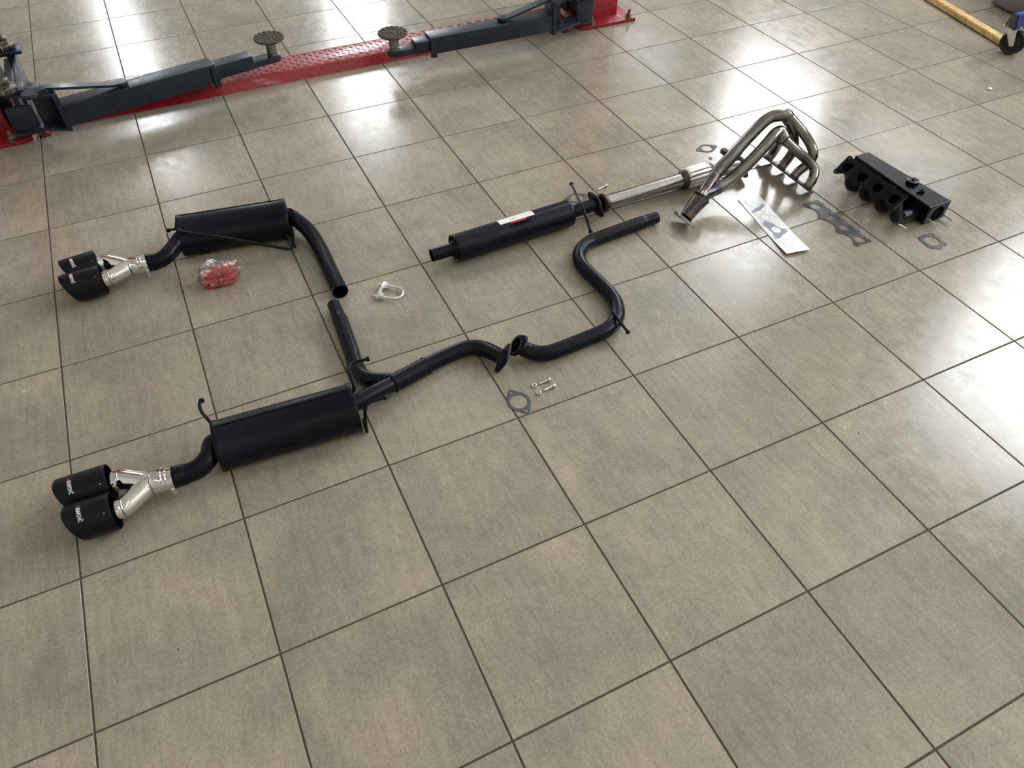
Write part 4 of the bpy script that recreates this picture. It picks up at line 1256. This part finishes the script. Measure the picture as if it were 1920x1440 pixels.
def lift_post(side, label):
    """side +1: left post (x < 0), -1: right post"""
    f = (lambda x: x) if side > 0 else (lambda x: 3.016 - x)
    t = thing('lift_post', label, 'lift post', (f(-.22), 3.30, 0), 'two posts of the car lift')
    out = [(-.42, 3.06), (-.075, 3.06), (-.030, 3.085), (-.022, 3.15), (-.022, 3.45), (-.030, 3.515), (-.075, 3.54), (-.42, 3.54)]
    lp = [(f(x), y) for x, y in out]
    link('base_plate', plate([lp if side < 0 else lp[::-1]], .020, Matrix.Translation((0, 0, .010)), .002), 'lift_red', t)
    for x, y in ((-.118, 3.085), (-.385, 3.085), (-.118, 3.515), (-.385, 3.515)): anchor(t, f(x), y, .020)
    # C-section column, flaring at its foot
    bm = bmesh.new()
    H = 2.75
    def sheet(a, b, th=.008):
        (xa, ya), (xb, yb) = a, b
        d = Vector((xb - xa, yb - ya, 0)).normalized(); n_ = Vector((-d.y, d.x, 0)) * th
        lo = [V(xa, ya, .02), V(xb, yb, .02), V(xb, yb, .02) + n_, V(xa, ya, .02) + n_]
        vs = [bm.verts.new((f(p.x), p.y, p.z)) for p in lo] + [bm.verts.new((f(p.x), p.y, H)) for p in lo]
        for q in ((0, 1, 2, 3), (7, 6, 5, 4), (0, 4, 5, 1), (1, 5, 6, 2), (2, 6, 7, 3), (3, 7, 4, 0)): bm.faces.new([vs[k] for k in q])
    sheet((-.340, 3.160), (-.105, 3.160)); sheet((-.332, 3.440), (-.340, 3.168)); sheet((-.105, 3.448), (-.340, 3.448))
    sheet((-.105, 3.160), (-.105, 3.205)); sheet((-.105, 3.395), (-.105, 3.440))
    link('column', bm, 'lift_red', t)
    for y in (3.160, 3.456):
        s = -1 if y < 3.3 else 1
        tri = [(f(-.335), .02), (f(-.105), .02), (f(-.118), .13), (f(-.318), .13)]
        M = Matrix(((1, 0, 0, 0), (0, 0, -1, y + s * .004), (0, 1, 0, 0), (0, 0, 0, 1)))
        link('foot_gusset', plate([tri if side > 0 else tri[::-1]], .008, M, .001), 'lift_red', t)
    # carriage in the column with lugs for both arms
    bm = bmesh.new()
    xs = sorted((f(-.215), f(-.060)))
    box(bm, (xs[0], 3.215, .085), (xs[1], 3.385, .78), .006)
    car = link('carriage', bm, 'lift_blue', t)
    xs = sorted((f(-.055), f(-.010)))
    bm = bmesh.new(); box(bm, (xs[0], 3.090, .100), (xs[1], 3.520, .235), .006)
    link('cross_beam', bm, 'lift_blue', car)
    xs = sorted((f(-.010), f(.004)))
    bm = bmesh.new(); box(bm, (xs[0], 3.195, .075), (xs[1], 3.545, .245), .003)
    link('face_plate', bm, 'lift_blue', car)
    for y0, y1 in ((3.020, 3.130), (3.480, 3.590)):
        xs = sorted((f(-.085), f(.040)))
        for z0 in (.055, .254):
            bm = bmesh.new(); box(bm, (xs[0], y0, z0), (xs[1], y1, z0 + .016), .003)
            link('arm_lug', bm, 'lift_blue', car)
        c = V(f(-.022), (y0 + y1) / 2, 0)
        link('pivot_pin', tube(bmesh.new(), [c + V(0, 0, .045), c + V(0, 0, .290)], .021, 20), 'bare_steel', car)
        link('pin_head', tube(bmesh.new(), [c + V(0, 0, .271), c + V(0, 0, .284)], .030, 20), 'bare_steel', car)
    # rubber door buffer on the near side of the carriage
    xs = sorted((f(-.075), f(.040)))
    bm = bmesh.new(); box(bm, (xs[0], 3.004, .092), (xs[1], 3.022, .205), .012)
    link('cover_pad', bm, 'lift_blue', car)
    # arm lock: toothed cam and release rod
    bm = bmesh.new(); cz = .283
    teeth = []
    for k in range(22):
        a = math.pi * (.05 + .9 * k / 21) - math.pi / 2
        r = .052 if k % 2 else .046
        teeth.append((r * math.cos(a), r * math.sin(a)))
    for yc, s in ((3.045, 1), (3.555, 1)):
        M = Matrix.Translation((f(-.030), yc - .012, cz)) @ Matrix.Rotation(-math.pi / 2, 4, 'Z')
        link('lock_cam', plate([teeth + circle(0, 0, .02, 8, math.pi / 2)[0:0] + [(-.012, .030), (-.012, -.030)], circle(.018, 0, .010, 12)], .022, M, .0012), 'bare_steel', car)
        bm = bmesh.new(); box(bm, (f(-.030) - .024, yc + .002, cz + .012), (f(-.030) + .022, yc + .040, cz + .030), .003)
        link('lock_bracket', bm, 'bare_steel', car)
        link('lock_rod', tube(bmesh.new(), [V(f(-.030), yc + .02, cz + .02), V(f(-.030), yc + .02, cz + .16)], .007, 12), 'bare_steel', car)
    return t

lift_post(1, 'red car lift post with grey carriage, cut off by the left edge')
lift_post(-1, 'red car lift post with grey carriage standing at the top of the picture')

def lift_arm(label, P0, pivot, ang, L1, W1, z0, z1, in_out, pad_off, zpad, mirror, shade=None, strap=True):
    """swing arm: P0 = root on the axis, ang = heading, outer tube length L1"""
    d = Vector((math.cos(ang), math.sin(ang), 0)); s = Vector((-d.y, d.x, 0))
    t = thing('swing_arm', label, 'lift arm', (P0[0] + d.x * .4, P0[1] + d.y * .4, 0), 'swing arms of the car lift')
    M = Matrix(((d.x, s.x, 0, P0[0]), (d.y, s.y, 0, P0[1]), (0, 0, 1, 0), (0, 0, 0, 1)))
    near_y = -1 if (M.to_3x3() @ Vector((0, 1, 0))).y > 0 else 1      # local side that faces the camera
    bm = bmesh.new(); box(bm, (0, -W1 / 2, z0), (L1, W1 / 2, z1), .006, M)
    link('outer_tube', bm, 'lift_blue', t)
    # collar at the mouth of the outer tube
    bm = bmesh.new(); box(bm, (L1 - .030, near_y * W1 / 2 - .009, z0 - .014), (L1 + .004, near_y * W1 / 2 + .009, z1 - .012), .003, M)
    link('stop_block', bm, 'lift_blue', t)
    bm = bmesh.new(); w2 = W1 * .80; h0, h1 = z0 + .014, z1 - .016
    box(bm, (L1 - .10, -w2 / 2, h0), (L1 + in_out, w2 / 2, h1), .005, M)
    link('inner_tube', bm, 'lift_blue', t)
    # pad carrier: flat tongue with a round nose
    x0, x1 = L1 + in_out - .02, L1 + in_out + pad_off
    lp = hull2d([(x0, -.036), (x0, .036)] + circle(x1, 0, .040, 20))
    zc = (h0 + .014)
    link('pad_carrier', plate([lp], .030, M @ Matrix.Translation((0, 0, zc + .003)), .002), 'lift_blue', t)
    ctr = M @ Vector((x1, 0, 0))
    link('pad_stem', lathe(bmesh.new(), [(.030, zc + .016), (.030, zc + .030), (.026, zc + .032), (.026, zpad - .030), (.034, zpad - .022), (.034, zpad - .016)], Matrix.Translation((ctr.x, ctr.y, 0)), 24), 'bare_steel', t)
    pad = link('lift_pad', lathe(bmesh.new(), [(0, zpad - .018), (.060, zpad - .018), (.078, zpad - .008), (.0815, zpad - .002), (.0800, zpad + .002), (0, zpad + .002)], Matrix.Translation((ctr.x, ctr.y, 0)), 40), 'rubber', t)
    bm = bmesh.new()
    link('centre_knob', lathe(bmesh.new(), [(.013, zpad), (.013, zpad + .006), (.008, zpad + .008), (0, zpad + .008)], Matrix.Translation((ctr.x, ctr.y, 0)), 16), 'rubber', pad)
    kn = None
    for ring_r, n_ in ((.029, 7), (.050, 12), (.070, 16)):
        for k in range(n_):
            a = 2 * math.pi * (k + .3 * (n_ % 3)) / n_
            c = V(ctr.x + ring_r * math.cos(a), ctr.y + ring_r * math.sin(a), zpad)
            Mk_ = basis(c, (0, 0, 1), (math.cos(a), math.sin(a), 0))
            if kn is None:
                b4 = bmesh.new(); lathe(b4, [(.0098, 0), (.0088, .0055), (.006, .0070), (0, .0072)], Matrix.Identity(4), 10)
                kn = bpy.data.meshes.new('pad_stud'); b4.to_mesh(kn); b4.free(); finish(kn, 'rubber', 40)
            o = bpy.data.objects.new('pad_stud', kn); C.objects.link(o); o.parent = pad
            o.matrix_local = Matrix.Translation(-root_loc(pad)) @ Mk_
    # root yoke: end plate, upper and lower pivot plates
    bm = bmesh.new(); box(bm, (-.016, -W1 / 2 - .006, z0 - .018), (.006, W1 / 2 + .006, .253), .002, M)
    link('end_plate', bm, 'lift_blue', t)
    ends = [M @ Vector((-.012, sg * (W1 / 2 + .004), 0)) for sg in (-1, 1)]
    for zz in (.081, .245):
        lp = hull2d([(p.x, p.y) for p in ends] + circle(pivot[0], pivot[1], .046, 20))
        link('pivot_plate', plate([lp, circle(pivot[0], pivot[1], .0225, 20)], .014, Matrix.Translation((0, 0, zz)), .001), 'lift_blue', t)
    bm = bmesh.new(); box(bm, (-.095, -near_y * W1 / 2 - .007, .088), (-.014, -near_y * W1 / 2 + .007, .238), .002, M)
    link('yoke_web', bm, 'lift_blue', t)
    if strap:
        # bent flat strap from the yoke down onto the tube
        a0 = M @ Vector((-.095, 0, z1 + .064)); a1 = M @ Vector((-.020, .010 * -near_y, z1 + .072)); a2 = M @ Vector((.255, -.004, z1 + .012)); a3 = M @ Vector((.300, -.004, z1 + .008))
        path = [a0, a0.lerp(a1, .6), a1, a1.lerp(a2, .5), a2, a3]
        bm = bmesh.new(); prev = None; wv_ = s * .024
        for p in path:
            cur = [bm.verts.new(p - wv_), bm.verts.new(p + wv_), bm.verts.new(p + wv_ + V(0, 0, .012)), bm.verts.new(p - wv_ + V(0, 0, .012))]
            if prev:
                for k in range(4): bm.faces.new((prev[k], prev[(k + 1) % 4], cur[(k + 1) % 4], cur[k]))
            else: bm.faces.new(cur)
            prev = cur
        bm.faces.new(prev[::-1])
        link('brace_strap', bm, 'lift_blue', t, smooth=20)
        link('strap_end', lathe(bmesh.new(), [(.030, 0), (.030, .013), (.026, .016), (0, .016)], Matrix.Translation(a3 + V(0, 0, -.002)), 22), 'lift_blue', t)
        link('strap_pivot', lathe(bmesh.new(), [(.040, -.004), (.040, .008), (.034, .014), (0, .014)], Matrix.Translation(a0 + V(0, 0, 0)), 22), 'lift_blue', t)
    return t

lift_arm('dark blue-grey swing arm reaching right over the red cover from the left post', (.155, 3.000), (-.022, 3.075), math.radians(11.8), .755, .104, .090, .190, .205, .125, .226, 1)
lift_arm('dark blue-grey swing arm reaching left over the red cover from the far post', (2.785, 2.990), (3.038, 3.075), math.radians(179.2), .755, .106, .090, .180, .085, .110, .224, -1)

# ------------------------------------------------------------------ far right corner
tb0 = V(5.205, 1.800, 0); tb1 = V(5.43, 2.90, 0)
dt = (tb1 - tb0).normalized()
Mtb = Matrix(((dt.x, -dt.y, 0, tb0.x), (dt.y, dt.x, 0, tb0.y), (0, 0, 1, 0), (0, 0, 0, 1)))
bm = bmesh.new()
nseg = 40; W_, H_ = .054, .036; Lb = (tb1 - tb0).length
rows = []
for i in range(nseg + 1):
    x = Lb * i / nseg
    j1, j2 = noise.noise(V(x * 9, 1, 0)) * .003, noise.noise(V(x * 11, 5, 0)) * .003
    rows.append([bm.verts.new(Mtb @ Vector((x, y + j, z))) for y, z, j in ((0, .003, 0), (-W_, .003, 0), (-W_, H_, j1), (-.005, H_ + .001, j2), (0, H_ - .005, j2))])
for a, b in zip(rows, rows[1:]):
    for k in range(5): bm.faces.new((a[k], a[(k + 1) % 5], b[(k + 1) % 5], b[k]))
bm.faces.new(rows[0]); bm.faces.new(rows[-1][::-1])
be = thing('timber_beam', 'raw yellow timber beam lying on the floor by the caster', 'beam', (5.3, 2.3, 0))
link('wood_batten', bm, 'timber', be, smooth=25)
bm = bmesh.new()
box(bm, (-.002, -W_ + .004, 0), (Lb + .002, .004, .004), 0, Mtb)
link('rubber_strip', bm, 'black_rubber', be)

tr = thing('workshop_trolley', 'blue steel trolley frame on a black swivel caster at the right edge', 'trolley', (5.45, 1.72, 0))
cw = V(5.165, 1.722, .067)
axw = Vector((-.90, -.43, 0)).normalized()
def caster(cw, top):
    link('caster_wheel', lathe(bmesh.new(), [(.014, -.018), (.042, -.014), (.045, -.010), (.052, -.012), (.062, -.017), (.067, -.010), (.067, .010), (.062, .017), (.052, .012), (.045, .010), (.042, .014), (.014, .018)], basis(cw, axw), 40), 'black_rubber', tr)
    link('hub', lathe(bmesh.new(), [(0, -.028), (.010, -.028), (.010, .028), (0, .028)], basis(cw, axw), 16), 'zinc', tr)
    for s in (-1, 1):
        a = cw + axw * s * .0245; b = V(top.x, top.y, .146) + axw * s * .028
        dd = b - a
        h = dd.length / 2
        link('fork_leg', plate([[(-h - .012, -.011), (-h - .012, .011), (h, .028), (h, -.028)][::-1]], .004, basis((a + b) / 2, axw, dd), .0006), 'zinc', tr)
    bm = bmesh.new(); box(bm, (-.036, -.032, 0), (.036, .032, .006), .001, basis(V(top.x, top.y, .142), (0, 0, 1), axw))
    link('swivel_plate', bm, 'zinc', tr)
caster(cw, V(5.135, 1.745, .15))
caster(V(6.03, 1.72, .067), V(6.0, 1.745, .15))
RB = [(5.125, 1.795, .150), (5.085, 1.700, .150), (6.15, 1.690, .150), (6.15, 1.795, .150)]
RT = [(5.045, 1.725, .246), (5.030, 1.690, .246), (6.15, 1.690, .246), (6.15, 1.725, .246)]
bm = quad_box(bmesh.new(), [V(p) + V(.012, 0, 0) for p in RB[:2]] + RB[2:], [V(p) + V(.012, 0, 0) for p in RT[:2]] + RT[2:], .005)
link('frame_rail', bm, 'trolley_blue', tr)
bm = quad_box(bmesh.new(), [RB[0], RB[1], V(RB[1]) + V(.010, 0, 0), V(RB[0]) + V(.010, 0, 0)], [RT[0], RT[1], V(RT[1]) + V(.010, 0, 0), V(RT[0]) + V(.010, 0, 0)], .002)
link('rail_cap', bm, 'dark_plastic', tr)
bm = bmesh.new(); box(bm, (5.105, 1.702, .146), (5.22, 1.790, .152), .001)
link('mount_plate', bm, 'zinc', tr)
for k in range(2):
    link('frame_bolt', plate([hexagon(.0085)], .010, basis(V(5.125 + .045 * k, 1.694, .166), (0, -1, 0)), .0006), 'zinc', tr)

dr = thing('grey_drum', 'grey rounded plastic drum in the far right corner behind the timber', 'drum', (5.90, 2.16, 0))
link('drum_shell', lathe(bmesh.new(), [(0, 0), (.20, 0), (.225, .012), (.245, .05), (.25, .10), (.25, .36), (.24, .40), (.20, .42), (0, .425)], Matrix.Translation((5.90, 2.16, 0)), 48), 'drum_grey', dr)
link('drum_lid', lathe(bmesh.new(), [(0, .425), (.10, .425), (.11, .445), (.10, .46), (0, .462)], Matrix.Translation((5.90, 2.16, 0)), 32), 'dark_plastic', dr)
link('drum_band', lathe(bmesh.new(), [(.249, .20), (.256, .205), (.256, .225), (.249, .23)], Matrix.Translation((5.90, 2.16, 0)), 48), 'drum_grey', dr)
